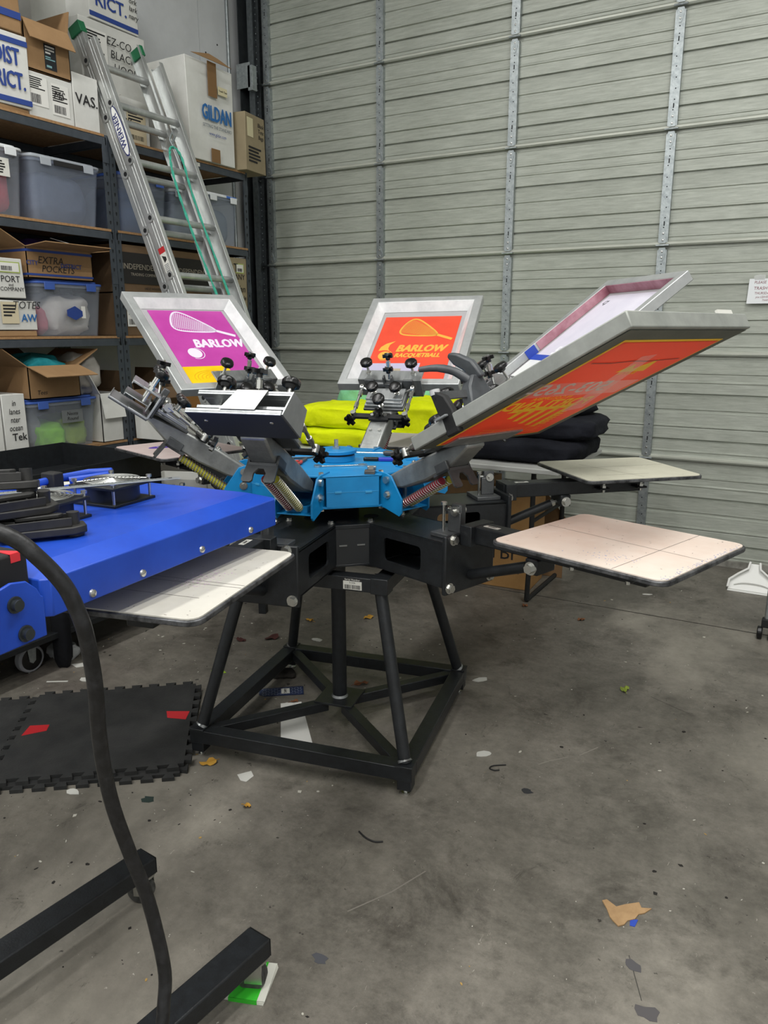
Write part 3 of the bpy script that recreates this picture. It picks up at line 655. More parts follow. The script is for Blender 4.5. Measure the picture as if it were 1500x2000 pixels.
MB().quad((0.431, -0.02, 0.063), (0.431, 0.065, 0.063), (0.466, 0.06, -0.010), (0.466, -0.035, -0.010)).quad((0.376, -0.018, 0.0635), (0.376, 0.067, 0.0635), (0.431, 0.065, 0.063), (0.431, -0.02, 0.063)).build('paper_strip', m_paper, ARMS[5])
for s_ in (-0.09, 0.09): MB().lathe([(0.006, 0), (0.004, 0.003), (0.001, 0.0035)], 10, frame((0.42, s_, -0.0206), (1, 0, 0), (0, -1, 0))).build('jaw_rivet', m_zinc, ARMS[5])
# ---------------------------------------------------------------- screens held in the clamps
m_frame = mat('screen_frame_aluminium', '#a9acac', 0.42, 0.55, '#c3c5c4', 7, bump=0.03, bscale=40)
m_framed = mat('screen_frame_used', '#8f928c', 0.55, 0.35, '#a5a7a1', 9, bump=0.04, bscale=50)
m_mesh = mat('white_screen_mesh', '#d6d2d9', 0.6, 0, '#e2dfe4', 4, transl=0.55)
m_filmtape = mat('packing_tape_inner', '#c9cacb', 0.18, 0, '#e0e0e0', 12, bump=0.15, bscale=18)
def ribbon(mb, pts, w, z=0.0, M=None):
    pts = [Vector((p[0], p[1], z)) for p in pts]
    for p, q in zip(pts, pts[1:]):
        d = q - p
        if d.length < 1e-6: continue
        nn = Vector((-d.y, d.x, 0)).normalized() * (w / 2); mb.quad(p - nn, q - nn, q + nn, p + nn, M)
def racket(mb, M, s=1.0, hw=0.0055):
    """teardrop head, strings and handle; text space: u right, v up"""
    T = R(-24); c_, s_ = math.cos(T), math.sin(T)
    def loc(a): return (-0.005 + 0.072 * math.cos(a) * (1.0 + 0.32 * math.cos(a)), 0.045 * math.sin(a) * (1.0 - 0.45 * math.cos(a)))
    def w(p): return ((p[0] * c_ - p[1] * s_) * s, (p[0] * s_ + p[1] * c_) * s)
    lo = [loc(2 * math.pi * i / 40) for i in range(41)]
    ribbon(mb, [w(p) for p in lo], hw * s, 0, M)
    def inside(x, y):
        r = False
        for (x0, y0), (x1, y1) in zip(lo, lo[1:]):
            if (y0 > y) != (y1 > y) and x < (x1 - x0) * (y - y0) / (y1 - y0) + x0: r = not r
        return r
    def clip(p, q):
        seg = None; last = None
        for i in range(61):
            t = i / 60; x = p[0] + (q[0] - p[0]) * t; y = p[1] + (q[1] - p[1]) * t
            if inside(x, y):
                if seg is None: seg = (x, y)
                last = (x, y)
        if seg and last != seg: ribbon(mb, [w(seg), w(last)], 0.0011 * s, 0, M)
    for i in range(-8, 9):
        clip((-0.10, i * 0.0062), (0.105, i * 0.0012))
    for i in range(20): clip((-0.075 + i * 0.0062, -0.06), (-0.068 + i * 0.0062, 0.06))
    ribbon(mb, [w((0.088, 0.0)), w((0.155, 0.0))], 0.012 * s, 0, M)
def screen(name, label, k, W_, L_, side, x0=0.352, z0=-0.011, yo=0.0, yaw=0.0, fm=None):
    r = thing(name, label, 'screen')
    r.matrix_world = press_M @ head_matrix(*HEAD[k]) @ tr(x0, yo, z0) @ rotz(R(yaw))
    b = 0.034; h = 0.036; n = 3
    out = [(L_, W_ / 2)] * 1 + [(0, W_ / 2), (0, -W_ / 2), (L_, -W_ / 2)]
    inn = [(L_ - b, W_ / 2 - b), (b, W_ / 2 - b), (b, -W_ / 2 + b), (L_ - b, -W_ / 2 + b)]
    fr = MB().ring(out, inn, 0, h).build('frame', fm or m_frame, r, bevel=0.003)
    MB().quad((b * 0.5, -W_ / 2 + b * 0.5, -0.0006), (L_ - b * 0.5, -W_ / 2 + b * 0.5, -0.0006), (L_ - b * 0.5, W_ / 2 - b * 0.5, -0.0006), (b * 0.5, W_ / 2 - b * 0.5, -0.0006)).build('mesh_fabric', m_mesh, r)
    if side == 'top':
        tp = MB()
        for (x0_, x1_, y0_, y1_) in ((b, L_ - b, W_ / 2 - b, W_ / 2 - b - 0.03), (b, L_ - b, -W_ / 2 + b, -W_ / 2 + b + 0.03)):
            tp.quad((x0_, y0_, h * 0.95), (x1_, y0_, h * 0.95), (x1_, y1_, 0.001), (x0_, y1_, 0.001))
        for xa, xb in ((b, b + 0.03), (L_ - b, L_ - b - 0.03)):
            tp.quad((xa, -W_ / 2 + b, h * 0.95), (xa, W_ / 2 - b, h * 0.95), (xb, W_ / 2 - b, 0.001), (xb, -W_ / 2 + b, 0.001))
        tp.build('edge_tape', m_filmtape, r)
    return r
press_M = tr(PX, PY, 0)
def TX(z=0.0): return frame((0, 0, z), (0, -1, 0), (1, 0, 0))        # text space on a screen: u right, v outwards
def rect(mb, u0, u1, v0, v1, z0, z1, M): mb.bb(u0, u1, v0, v1, z0, z1, M)
def ellipse_ring(mb, cx, cy, rx, ry, w, M, a0=0, a1=360, n=28):
    ribbon(mb, [(cx + rx * math.cos(R(a0 + (a1 - a0) * i / n)), cy + ry * math.sin(R(a0 + (a1 - a0) * i / n))) for i in range(n + 1)], w, 0, M)
# purple stencil
m_mag = mat('magenta_emulsion', '#a9358f', 0.38, 0, '#b6429c', 5)
m_magopen = mat('open_mesh_lilac', '#d9cfe0', 0.6)
s1 = screen('printing_screen', 'silver screen frame with magenta racket stencil, in front of the ladder', 3, 0.498, 0.587, 'top', x0=0.342, yo=0.015)
MB().bb(-0.165, 0.168, 0.165, 0.515, 0.0002, 0.0010, TX()).build('emulsion', m_mag, s1)
MB().bb(0.028, 0.168, 0.06, 0.165, 0.0002, 0.0010, TX()).build('emulsion', m_mag, s1)
MB().prism([(-0.165, 0.165), (-0.165, 0.075), (-0.15, 0.05), (0.028, 0.05), (0.028, 0.165)], 0.0003, 0.0013, TX()).build('yellow_film', mat('yellow_film', '#eab208', 0.25, 0, '#f2c61c', 8, bump=0.1, bscale=14), s1)
yl = MB()
for rr in (0.02, 0.034, 0.05, 0.066, 0.08): ellipse_ring(yl, -0.06, 0.10, rr, rr * 0.5, 0.0025, TX(0.0016), 10, 200)
yl.build('film_sketch', mat('yellow_film_lines', '#d59f0a', 0.3), s1)
rk = MB(); racket(rk, TX(0.0014) @ tr(-0.025, 0.43, 0), 1.28, 0.006); rk.build('racket_print', m_magopen, s1)
text('BARLOW', 0.068, m_magopen, s1, TX(0.0014) @ tr(0.055, 0.30, 0), bold=0.045, shear=0.15, xs=0.78)
bl = MB(); bl.prism([(-0.075 + 0.029 * math.cos(R(i * 15)), 0.245 + 0.029 * math.sin(R(i * 15))) for i in range(24)], 0, 0.0004, TX(0.0012)); ellipse_ring(bl, -0.071, 0.243, 0.034, 0.033, 0.003, TX(0.0016), -120, 80); bl.build('ball_print', m_magopen, s1)
# orange stencil facing the camera
m_or = mat('orange_emulsion', '#d5432a', 0.4, 0, '#df4c31', 5)
m_oropen = mat('yellow_open_mesh', '#d9a13a', 0.6)
s2 = screen('printing_screen', 'silver screen frame with orange BARLOW RACQUETBALL stencil behind the blue hub', 2, 0.505, 0.60, 'top', x0=0.358, yo=-0.018, yaw=1.5)
MB().bb(-0.172, 0.172, 0.175, 0.500, 0.0002, 0.0010, TX()).build('emulsion', m_or, s2)
MB().bb(0.055, 0.172, 0.05, 0.175, 0.0002, 0.0010, TX()).build('emulsion', m_or, s2)
MB().bb(-0.205, 0.055, 0.05, 0.175, 0.0003, 0.0008, TX()).build('lilac_film', mat('lilac_film', '#b3aec6', 0.3), s2)
MB().bb(-0.09, -0.02, 0.06, 0.14, 0.0009, 0.0012, TX()).build('tan_film_patch', mat('tan_film', '#a89a83', 0.4), s2)
rk = MB(); racket(rk, TX(0.0014) @ tr(-0.012, 0.412, 0), 1.2, 0.007); rk.build('racket_print', m_oropen, s2)
text('BARLOW', 0.062, m_oropen, s2, TX(0.0014) @ tr(0.035, 0.272, 0), bold=0.05, shear=0.25, xs=0.82)
text('RACQUETBALL', 0.036, m_oropen, s2, TX(0.0014) @ tr(0.028, 0.226, 0), bold=0.05, shear=0.25, xs=0.80)
bl = MB(); bl.prism([(-0.115 + 0.026 * math.cos(R(i * 15)), 0.226 + 0.028 * math.sin(R(i * 15))) for i in range(24)], 0, 0.0004, TX(0.0012)); ellipse_ring(bl, -0.112, 0.226, 0.031, 0.033, 0.003, TX(0.0016), -120, 80)
bl.prism([(-0.148, 0.258), (-0.142, 0.285), (-0.122, 0.308), (-0.085, 0.325), (-0.105, 0.30), (-0.108, 0.275), (-0.10, 0.26), (-0.125, 0.262)], 0, 0.0004, TX(0.0012)); bl.build('ball_print', m_oropen, s2)
# pale screen behind the big one
s3 = screen('printing_screen', 'worn screen frame with pink-stained inside and pale lilac stencil', 1, 0.515, 0.62, 'none', x0=0.362, yo=-0.015, fm=m_frame)
MB().bb(-0.20, 0.20, 0.20, 0.57, 0.0002, 0.001, TX()).build('emulsion', mat('pale_lilac_emulsion', '#c9c6d4', 0.5, 0, '#d5d2dd', 6), s3)
MB().bb(-0.21, 0.21, 0.034, 0.195, 0.0002, 0.001, TX()).build('masking_film', mat('white_film', '#dfe0df', 0.4), s3)
MB().bb(-0.223, 0.0, 0.195, 0.225, 0.001, 0.0018, TX()).bb(-0.2245, -0.2205, 0.195, 0.24, 0.0, 0.034, TX()).build('blue_tape', m_bluetape, s3)
m_pink = mat('pink_ink_stain', '#b98a95', 0.6, 0, '#8f5664', 10)
MB().bb(-0.2232, -0.2216, 0.25, 0.586, 0.001, 0.034, TX()).bb(-0.223, 0.223, 0.5842, 0.586, 0.001, 0.034, TX()).build('pink_stain', m_pink, s3)
text('503', 0.06, mat('white_open_mesh', '#f0f0f2', 0.6), s3, TX(0.0015) @ tr(-0.06, 0.25, 0), bold=0.02, shear=0.2)
text('CJ', 0.03, m_ink, s3, TX(0.0015) @ tr(-0.165, 0.525, 0), shear=0.3)
# the large orange one, seen from below
m_or2 = mat('orange_emulsion_print_side', '#ea4a28', 0.33, 0, '#f05630', 4, transl=0.5)
m_yel = mat('yellow_ink', '#ffca1c', 0.5)
s4 = screen('printing_screen', 'large tilted screen with orange print side and mirrored lettering, nearest on the right', 0, 0.515, 0.67, 'none', x0=0.317, z0=-0.010, yo=0.045, fm=m_framed)
MB().ring([(-0.250, 0.008), (0.250, 0.008), (0.250, 0.660), (-0.250, 0.660)], [(-0.21, 0.034), (0.20, 0.034), (0.20, 0.61), (-0.21, 0.61)], -0.0020, -0.0012, TX()).build('frame_tape', mat('olive_tape', '#4d5046', 0.5, 0, '#5a5d52', 14), s4)
MB().ring([(-0.217, 0.028), (0.205, 0.028), (0.205, 0.618), (-0.217, 0.618)], [(-0.208, 0.037), (0.196, 0.037), (0.196, 0.607), (-0.208, 0.607)], -0.0028, -0.0020, TX()).build('yellow_edge', m_yel, s4)
MB().quad((-0.210, 0.034, -0.0034), (-0.210, 0.610, -0.0034), (0.198, 0.610, -0.0034), (0.198, 0.034, -0.0034), TX()).build('emulsion', m_or2, s4)
t_ = -0.0040
text('503-265-', 0.088, mat('white_stencil', '#e8d9cf', 0.5), s4, TX(t_) @ tr(0.06, 0.37, 0), bold=0.015, shear=0.35)
text('PORTLAND', 0.07, m_yel, s4, TX(t_) @ tr(0.03, 0.275, 0), bold=0.03, shear=0.3, xs=0.95)
text('N COLUMBIA', 0.026, m_yel, s4, TX(t_) @ tr(0.07, 0.318, 0), shear=0.25)
MB().prism([(-0.12, 0.455), (-0.09, 0.52), (-0.05, 0.47), (-0.02, 0.50), (0.0, 0.455)], 0, 0.0004, TX(t_)).build('mountain_print', m_yel, s4)
pb = MB()
pb.prism([(-0.12, 0.255), (0.14, 0.255), (0.15, 0.235), (-0.10, 0.235)], 0, 0.0004, TX(t_))
for u_, v_ in ((-0.11, 0.10), (-0.06, 0.12), (-0.01, 0.14), (0.04, 0.165), (0.09, 0.19)): pb.prism([(u_, 0.24), (u_ + 0.022, 0.24), (u_ + 0.012, v_), (u_ - 0.006, v_)], 0, 0.0004, TX(t_))
for i in range(7): pb.bb(-0.145 + i * 0.002, -0.115 + i * 0.002, 0.115 + i * 0.014, 0.121 + i * 0.014, 0, 0.0004, TX(t_))
pb.build('bridge_print', m_yel, s4)
text('BUILT IN', 0.02, m_yel, s4, TX(t_) @ tr(-0.06, 0.445, 0), shear=0.2)
gl = MB()
for v_ in (0.055, 0.07, 0.085, 0.10): ribbon(gl, [(-0.17, v_), (-0.08, v_ + 0.01), (0.02, v_), (0.12, v_ + 0.02)], 0.0012, 0, TX(t_))
for u_ in (-0.15, -0.1, -0.03, 0.05, 0.1): ribbon(gl, [(u_, 0.055), (u_ + 0.01, 0.105)], 0.001, 0, TX(t_))
gl.build('map_lines', m_yel, s4)
MB().quad((-0.19, 0.32, -0.0046), (0.235, 0.335, -0.0046), (0.235, 0.415, -0.0046), (-0.19, 0.40, -0.0046), TX()).quad((-0.18, 0.22, -0.0043), (-0.11, 0.20, -0.0043), (0.02, 0.54, -0.0043), (-0.03, 0.55, -0.0043), TX()).build('clear_tape', mat('clear_tape_strip', '#d9cfca', 0.15, alpha=0.28), s4)
rp = MB(); ribbon(rp, [(-0.18, 0.52), (-0.05, 0.512), (0.02, 0.517), (0.10, 0.510), (0.18, 0.514)], 0.006, 0, TX(-0.0042)); rp.build('red_ridge', mat('dark_orange', '#a9341f', 0.5), s4)
MB().bb(-0.20, -0.13, 0.660, 0.6663, 0.036, 0.046, TX()).build('frame_sticker', m_sticker, s4)
# ---------------------------------------------------------------- flash dryer
dry = thing('flash_dryer', 'blue flash dryer hood with black stand, parked over the front pallet', 'flash dryer', (-1.315, 1.03, 0), R(4.9))
hw, hl = 0.272, 0.333
zb, zf, ztp = 0.925, 0.987, 1.004
ins = 0.045
hd_ = MB()
def ringpts(w_, l_, c): return [(w_, -l_ + c), (w_, l_ - c), (w_ - c, l_), (-w_ + c, l_), (-w_, l_ - c), (-w_, -l_ + c), (-w_ + c, -l_), (w_ - c, -l_)]
lo_ = ringpts(hw, hl, 0.012); up_ = ringpts(hw - ins, hl - ins, 0.01)
vs = [(x, y, zb) for x, y in lo_] + [(x, y, zf) for x, y in lo_] + [(x, y, ztp) for x, y in up_]
fs = [tuple(range(7, -1, -1)), tuple(range(16, 24))]
for a in (0, 8):
    for i in range(8): fs.append((a + i, a + (i + 1) % 8, a + 8 + (i + 1) % 8, a + 8 + i))
hd_.add(vs, fs); hd_.build('hood', m_dryer, dry, bevel=0.002, ang=15)
for v_ in (-0.24, -0.12, 0.05, 0.22):
    MB().lathe([(0.0075, 0), (0.0065, 0.003), (0.002, 0.005)], 12, frame((hw, v_, zb + 0.013), (0, 1, 0), (0, 0, 1))).build('hood_screw', m_zinc, dry)
def fan(cx, cy):
    f_ = MB().bb(cx - 0.062, cx + 0.062, cy - 0.062, cy + 0.062, ztp, ztp + 0.006).bb(cx - 0.062, cx + 0.062, cy - 0.062, cy + 0.062, ztp + 0.036, ztp + 0.042).cyl((cx, cy, ztp + 0.004), (cx, cy, ztp + 0.038), 0.056, n=28).build('fan', mat('fan_black', '#101419', 0.4), dry, bevel=0.001)
    g_ = MB()
    for rr in (0.012, 0.02, 0.028, 0.036, 0.044, 0.052, 0.058): g_.tube([(cx + rr * math.cos(R(i * 15)), cy + rr * math.sin(R(i * 15)), ztp + 0.048 + 0.004 * (1 - rr / 0.06)) for i in range(24)], 0.0014, 5, closed=True)
    for a in (45, 135, 225, 315): g_.tube([(cx + 0.006 * math.cos(R(a)), cy + 0.006 * math.sin(R(a)), ztp + 0.051), (cx + 0.076 * math.cos(R(a)), cy + 0.076 * math.sin(R(a)), ztp + 0.046)], 0.0016, 5)
    g_.build('finger_guard', m_zinc, f_)
    for sx in (-1, 1):
        for sy in (-1, 1): MB().cyl((cx + sx * 0.054, cy + sy * 0.054, ztp), (cx + sx * 0.054, cy + sy * 0.054, ztp + 0.052), 0.003, n=8).cyl((cx + sx * 0.054, cy + sy * 0.054, ztp + 0.048), (cx + sx * 0.054, cy + sy * 0.054, ztp + 0.054), 0.006, n=6).build('standoff', m_zinc, f_)
fan(0.005, 0.095); fan(0.012, -0.098)
# blue ring handle at the back left, in a black clip
hp = [(-0.20, -0.30, 1.012), (-0.20, 0.12, 1.030), (-0.17, 0.20, 1.035), (-0.13, 0.232, 1.036), (-0.115, 0.215, 1.032), (-0.135, 0.18, 1.03), (-0.17, 0.14, 1.026)]
MB().tube(hp, 0.009, 10).build('blue_conduit', m_dryer, dry)
MB().bb(-0.215, -0.175, 0.10, 0.13, 1.004, 1.048).build('conduit_clip', m_blackmatte, dry, bevel=0.003)
for a, b, z_ in (((-0.23, -0.33), (-0.15, 0.10), 1.008), ((-0.25, -0.33), (-0.20, 0.06), 1.006)):
    p = Vector((a[0], a[1], z_)); q = Vector((b[0], b[1], z_ + 0.004))
# yoke plates and control box at the front corner
yk = MB()
yp = [(-0.115, -0.045), (0.0, -0.045), (0.0, 0.02), (-0.004, 0.022), (-0.01, 0.035), (-0.028, 0.052), (-0.055, 0.057), (-0.085, 0.05), (-0.115, 0.03)]
yk.prism(yp, -0.003, 0.003, frame((hw - 0.002, -hl - 0.005, 0.945), (0, 1, 0), (0, 0, 1)))
yk.build('yoke_plate', m_dryer, dry, bevel=0.002)
for y_, z_ in ((-hl - 0.058, 0.968), (-hl - 0.045, 0.918)):
    MB().cyl((hw, y_, z_), (hw + 0.004, y_, z_), 0.013, n=18).cyl((hw + 0.004, y_, z_), (hw + 0.012, y_, z_), 0.009, n=16).cyl((hw + 0.0121, y_, z_), (hw + 0.0122, y_, z_), 0.004, n=6).build('yoke_bolt', m_pin, dry, bevel=0.001)
bx_ = MB().bb(0.02, 0.245, -hl - 0.21, -hl - 0.004, 0.93, 1.035).build('control_box', m_blackmatte, dry, bevel=0.004)
MB().prism([(0.20, -hl - 0.03), (0.2455, -hl - 0.015), (0.2455, -hl - 0.035)], 1.0352, 1.0362).bb(0.2452, 0.2462, -hl - 0.034, -hl - 0.017, 1.022, 1.0358).build('red_tape', mat('bright_red_tape', '#d3323a', 0.45), bx_)
MB().bb(-0.23, 0.23, -hl - 0.215, -hl + 0.0, 0.905, 0.93).build('support_arm', m_black, dry, bevel=0.003)
# stand: column outside the frame, two floor legs with casters
def tube_leg(x0, y0, x1, y1, nm):
    """floor leg between two world points"""
    a = Vector((x0, y0, 0)); b = Vector((x1, y1, 0)); d = b - a
    inv = (tr(-1.315, 1.03, 0) @ rotz(R(4.9))).inverted()
    M = inv @ frame((x0, y0, 0.0), d, Vector((-d.y, d.x, 0)))
    o = MB().bb(0, d.length, -0.031, 0.031, 0.078, 0.122, M).build('floor_leg', m_black, dry, bevel=0.004)
    MB().bb(d.length, d.length + 0.001, -0.030, 0.030, 0.079, 0.121, M).build('end_cap', m_blackmatte, o, bevel=0.002)
    c = M @ tr(d.length - 0.018, -0.004, 0) @ rotz(R(-60)) @ Matrix.Diagonal((1.3, 1.3, 1.3, 1))
    MB().cyl((0, 0, 0.056), (0, 0, 0.062), 0.020, n=16, M=c).bb(-0.017, 0.012, -0.0155, -0.0125, 0.020, 0.058, c).bb(-0.017, 0.012, 0.0125, 0.0155, 0.020, 0.058, c).build('caster_fork', m_zinc, o)
    MB().cyl((-0.008, -0.011, 0.0245), (-0.008, 0.011, 0.0245), 0.0245, n=22, M=c).build('caster_wheel', mat('caster_rubber', '#2b2b2a', 0.5, 0, '#5a5a57', 30), o, bevel=0.004)
    return o
tube_leg(-1.388, 0.35, -1.312, 1.135, 'a'); tube_leg(-0.985, 0.35, -0.912, 1.068, 'b')
inv = (tr(-1.315, 1.03, 0) @ rotz(R(4.9))).inverted()
Mi = inv @ frame((-1.19, 0.35, 0), (1, 0.0, 0), (0, 1, 0))
MB().bb(-0.24, 0.24, -0.031, 0.031, 0.078, 0.122, Mi).build('cross_leg', m_black, dry, bevel=0.004)
MB().bb(-0.19, -0.13, -0.03, 0.03, 0.12, 0.93, Mi).build('column', m_black, dry, bevel=0.004)
# power cable hanging in front
CP = [(-0.9108, 0.5516, 1.1309), (-0.8821, 0.572, 1.1168), (-0.867, 0.5881, 1.1016), (-0.8541, 0.5986, 1.0838), (-0.8426, 0.6122, 1.06), (-0.8324, 0.6225, 1.0356), (-0.8269, 0.6308, 1.0056), (-0.8225, 0.6362, 0.9757), (-0.8295, 0.6476, 0.9256), (-0.8364, 0.6557, 0.8748), (-0.8484, 0.6637, 0.8127), (-0.8596, 0.6756, 0.7377), (-0.8635, 0.6892, 0.6601), (-0.8598, 0.7097, 0.5678), (-0.8515, 0.7261, 0.4898), (-0.8394, 0.7309, 0.4191), (-0.8266, 0.7297, 0.3471), (-0.8192, 0.7161, 0.3026), (-0.811, 0.6959, 0.2551), (-0.8157, 0.6691, 0.1878)]
CP += [(CP[-1][0] - 0.03, CP[-1][1] - 0.04, 0.25), (CP[-1][0] - 0.08, CP[-1][1] - 0.08, 0.05), (CP[-1][0] - 0.16, CP[-1][1] - 0.14, 0.013), (CP[-1][0] - 0.4, CP[-1][1] - 0.2, 0.013)]
def smooth(P, n=4):
    P = [Vector(p) for p in P]; o = []
    for i in range(len(P) - 1):
        a = P[max(i - 1, 0)]; b = P[i]; c = P[i + 1]; d = P[min(i + 2, len(P) - 1)]
        for k in range(n):
            t = k / n; o.append(0.5 * ((2 * b) + (c - a) * t + (2 * a - 5 * b + 4 * c - d) * t * t + (3 * b - a - 3 * c + d) * t ** 3))
    return o + [P[-1]]
cb_ = MB().tube(smooth(CP), 0.0108, 12).build('power_cable', mat('cable_rubber', '#121213', 0.42, 0, '#2a2a2c', 60, 0.45, 0.75, bump=0.1, bscale=80))
tag(cb_, 'thick black rubber power cable looping down in front of the dryer', 'cable')
# ---------------------------------------------------------------- shelving
XS = -3.40
LV = [2.352, 1.887, 1.335, 0.765, 0.12]
m_post = mat('slate_steel', '#3f454c', 0.5, 0.3, '#4a5057', 20)
m_board = mat('particle_board', '#8d6a45', 0.85, 0, '#a58159', 60, bump=0.1, bscale=120)
m_slot = mat('keyhole_dark', '#101214', 0.8)
def shelving(label, y0, y1):
    r = thing('shelving_unit', label, 'shelving', (XS, (y0 + y1) / 2, 0))
    h = (y1 - y0) / 2
    for sy in (-1, 1):
        for x in (0.0, -0.485):
            yy = sy * (h - 0.019)
            p = MB().bb(x - 0.003, x, yy - 0.019, yy + 0.019, 0, LV[0] - 0.002).bb(x - 0.035, x - 0.003, yy - sy * 0.019 * -1 - 0.0015, yy + sy * 0.019 + 0.0015, 0, LV[0] - 0.002).build('post', m_post, r)
            if x == 0.0:
                k_ = MB(); z = 0.05
                while z < LV[0] - 0.05:
                    k_.prism([(-0.0045, 0.008), (0.0045, 0.008), (0.005, 0.002), (0.002, -0.010), (-0.002, -0.010), (-0.005, 0.002)], 0, 0.0006, frame((0.0002, yy, z), (0, 1, 0), (0, 0, 1))); z += 0.048
                tag(k_.build('keyhole_slots', m_slot, p), kind='stuff')
    for z in LV:
        for x in (0.0, -0.485):
            MB().bb(x - 0.004, x + 0.004, -h + 0.038, h - 0.038, z - 0.052, z - 0.012).bb(x - 0.02, x + 0.004, -h + 0.038, h - 0.038, z - 0.016, z - 0.012).build('beam', m_post, r, bevel=0.001)
        for s_ in (-1, 1): MB().bb(-0.485, 0, s_ * (h - 0.012) - 0.003, s_ * (h - 0.012) + 0.003, z - 0.05, z - 0.014).build('side_beam', m_post, r)
        MB().bb(-0.488, 0.002, -h + 0.02, h - 0.02, z - 0.012, z).build('shelf_board', m_board, r)
    for z in (LV[0] - 0.11, LV[2] + 0.30, LV[2] + 0.02):
        MB().bb(0.0, 0.003, h - 0.037, h, z - 0.028, z + 0.028).build('splice_plate', m_post, r)
    return r
sh1 = shelving('slate grey steel shelving bay at the left edge of the photo', 1.83, 3.052)
sh2 = shelving('slate grey steel shelving bay behind the ladder, next to the roller door', 3.058, 4.178)
tg = MB().bb(0.0045, 0.0052, 0.05, 0.12, LV[0] - 0.038, LV[0] - 0.018).build('bin_tag', m_sticker, sh2)
text('8-2-2-1', 0.012, m_ink, sh2, frame((0.0056, 0.085, LV[0] - 0.028), (0, 1, 0), (0, 0, 1)), name='tag_number')
# ---- item helpers: local x to the right along the shelf, local y into the shelf, z up
def item(name, label, cat, y, x, z, yaw=0): return thing(name, label, cat, (x, y, z), R(90 + yaw))
def FR(x, z, d=0.0): return frame((x, -0.0008 - d, z), (1, 0, 0), (0, 0, 1))            # on the front face
def FL(w, y, z): return frame((-w / 2 - 0.0008, y, z), (0, -1, 0), (0, 0, 1))            # on the left face
def sheet(par, x0, x1, z0, z1, m, name='label_sheet', d=0.0): return MB().bb(x0, x1, -0.0009 - d, -0.0001 - d, z0, z1).build(name, m, par)
def lines(par, x0, x1, z0, z1, n, m=None, d=0.0012, name='printed_lines'):
    b = MB(); rnd = random.Random(int(abs(x0 * 1e4)) + n)
    for i in range(n):
        z = z1 - (i + 0.5) * (z1 - z0) / n; L = rnd.uniform(0.5, 1.0) * (x1 - x0); h = (z1 - z0) / n * 0.28
        b.bb(x0, x0 + L, -d - 0.0003, -d, z - h, z + h)
    return b.build(name, m or m_ink, par)
def barcode(par, x0, x1, z0, z1, d=0.0012):
    b = MB(); rnd = random.Random(int(abs(x0 * 1e4))); x = x0; u = (x1 - x0) / 42
    while x < x1 - u * 2:
        w_ = rnd.choice((1, 1, 2, 3)) * u * 0.6; b.bb(x, x + w_, -d - 0.0003, -d, z0, z1); x += w_ + rnd.choice((1, 2)) * u * 0.7
    return b.build('barcode', m_ink, par)
def carton(label, y, z, w_, d_, h_, m=None, x=XS - 0.005, yaw=0, band=None, tape=True, name='carton', jag=0.004, tapem=None):
    r = item(name, label, 'box', y, x, z, yaw)
    rnd = random.Random(int(abs(y * 1000 + z * 77)))
    b = MB().bb(-w_ / 2, w_ / 2, 0, d_, 0, h_)
    b.v = [v + Vector((rnd.uniform(-jag, jag), rnd.uniform(0, jag), rnd.uniform(-jag, 0) if v.z > 0.01 else 0)) for v in b.v]
    b.build('box_body', m or m_kraft, r, bevel=0.003)
    MB().bb(-0.001, 0.001, -0.0004, d_, h_ + 0.0002, h_ + 0.0006).build('flap_seam', m_kraftd, r)
    if tape: MB().bb(-0.025, 0.025, -0.001, d_, h_ - 0.001, h_ + 0.0015).bb(-0.025, 0.025, -0.0012, 0.0, h_ - 0.06, h_ + 0.001).build('box_tape', tapem or m_tape, r)
    if band:
        for z0, z1 in band: MB().bb(-w_ / 2 - 0.0012, w_ / 2 + 0.0012, -0.0016, d_, z0, z1).build('printed_band', m_blueink, r)
    return r
def open_carton(label, y, z, w_, d_, h_, m=None, x=XS - 0.005, yaw=0, flaps=(30, 20, 60, 50), band=None, fl=0.5, name='open_carton'):
    """front, back, left, right flap angles above horizontal (negative: hanging)"""
    r = item(name, label, 'box', y, x, z, yaw); m = m or m_kraft; t = 0.004
    MB().bb(-w_ / 2, w_ / 2, 0, d_, 0, t).bb(-w_ / 2, w_ / 2, 0, t, 0, h_).bb(-w_ / 2, w_ / 2, d_ - t, d_, 0, h_).bb(-w_ / 2, -w_ / 2 + t, 0, d_, 0, h_).bb(w_ / 2 - t, w_ / 2, 0, d_, 0, h_).build('box_body', m, r)
    L = d_ * fl
    for i, a in enumerate(flaps):
        if a is None: continue
        a = R(a)
        if i == 0: M = tr(0, 0, h_) @ rotx(-a) @ rotz(math.pi); ww = w_
        elif i == 1: M = tr(0, d_, h_) @ rotx(a); ww = w_
        elif i == 2: M = tr(-w_ / 2, d_ / 2, h_) @ rotz(R(90)) @ rotx(a); ww = d_
        else: M = tr(w_ / 2, d_ / 2, h_) @ rotz(R(-90)) @ rotx(a); ww = d_
        MB().bb(-ww / 2, ww / 2, 0, L, -t / 2, t / 2, M).build('flap', m, r)
    if band:
        for z0, z1 in band: MB().bb(-w_ / 2 - 0.0012, w_ / 2 + 0.0012, -0.0016, d_, z0, z1).build('printed_band', m_blueink, r)
    return r
m_clear = mat('clear_tub_plastic', '#b4bcc8', 0.22, 0, alpha=0.16)
m_clearg = mat('clear_tub_grey', '#9aa4b6', 0.28, 0, alpha=0.24)
m_lidclear = mat('frosted_lid', '#c3c9d0', 0.35, 0, alpha=0.55)
m_lidblue = mat('blue_lid', '#3d5ca8', 0.4, 0, alpha=1)
m_lidwhite = mat('white_lid', '#d9dcde', 0.4)
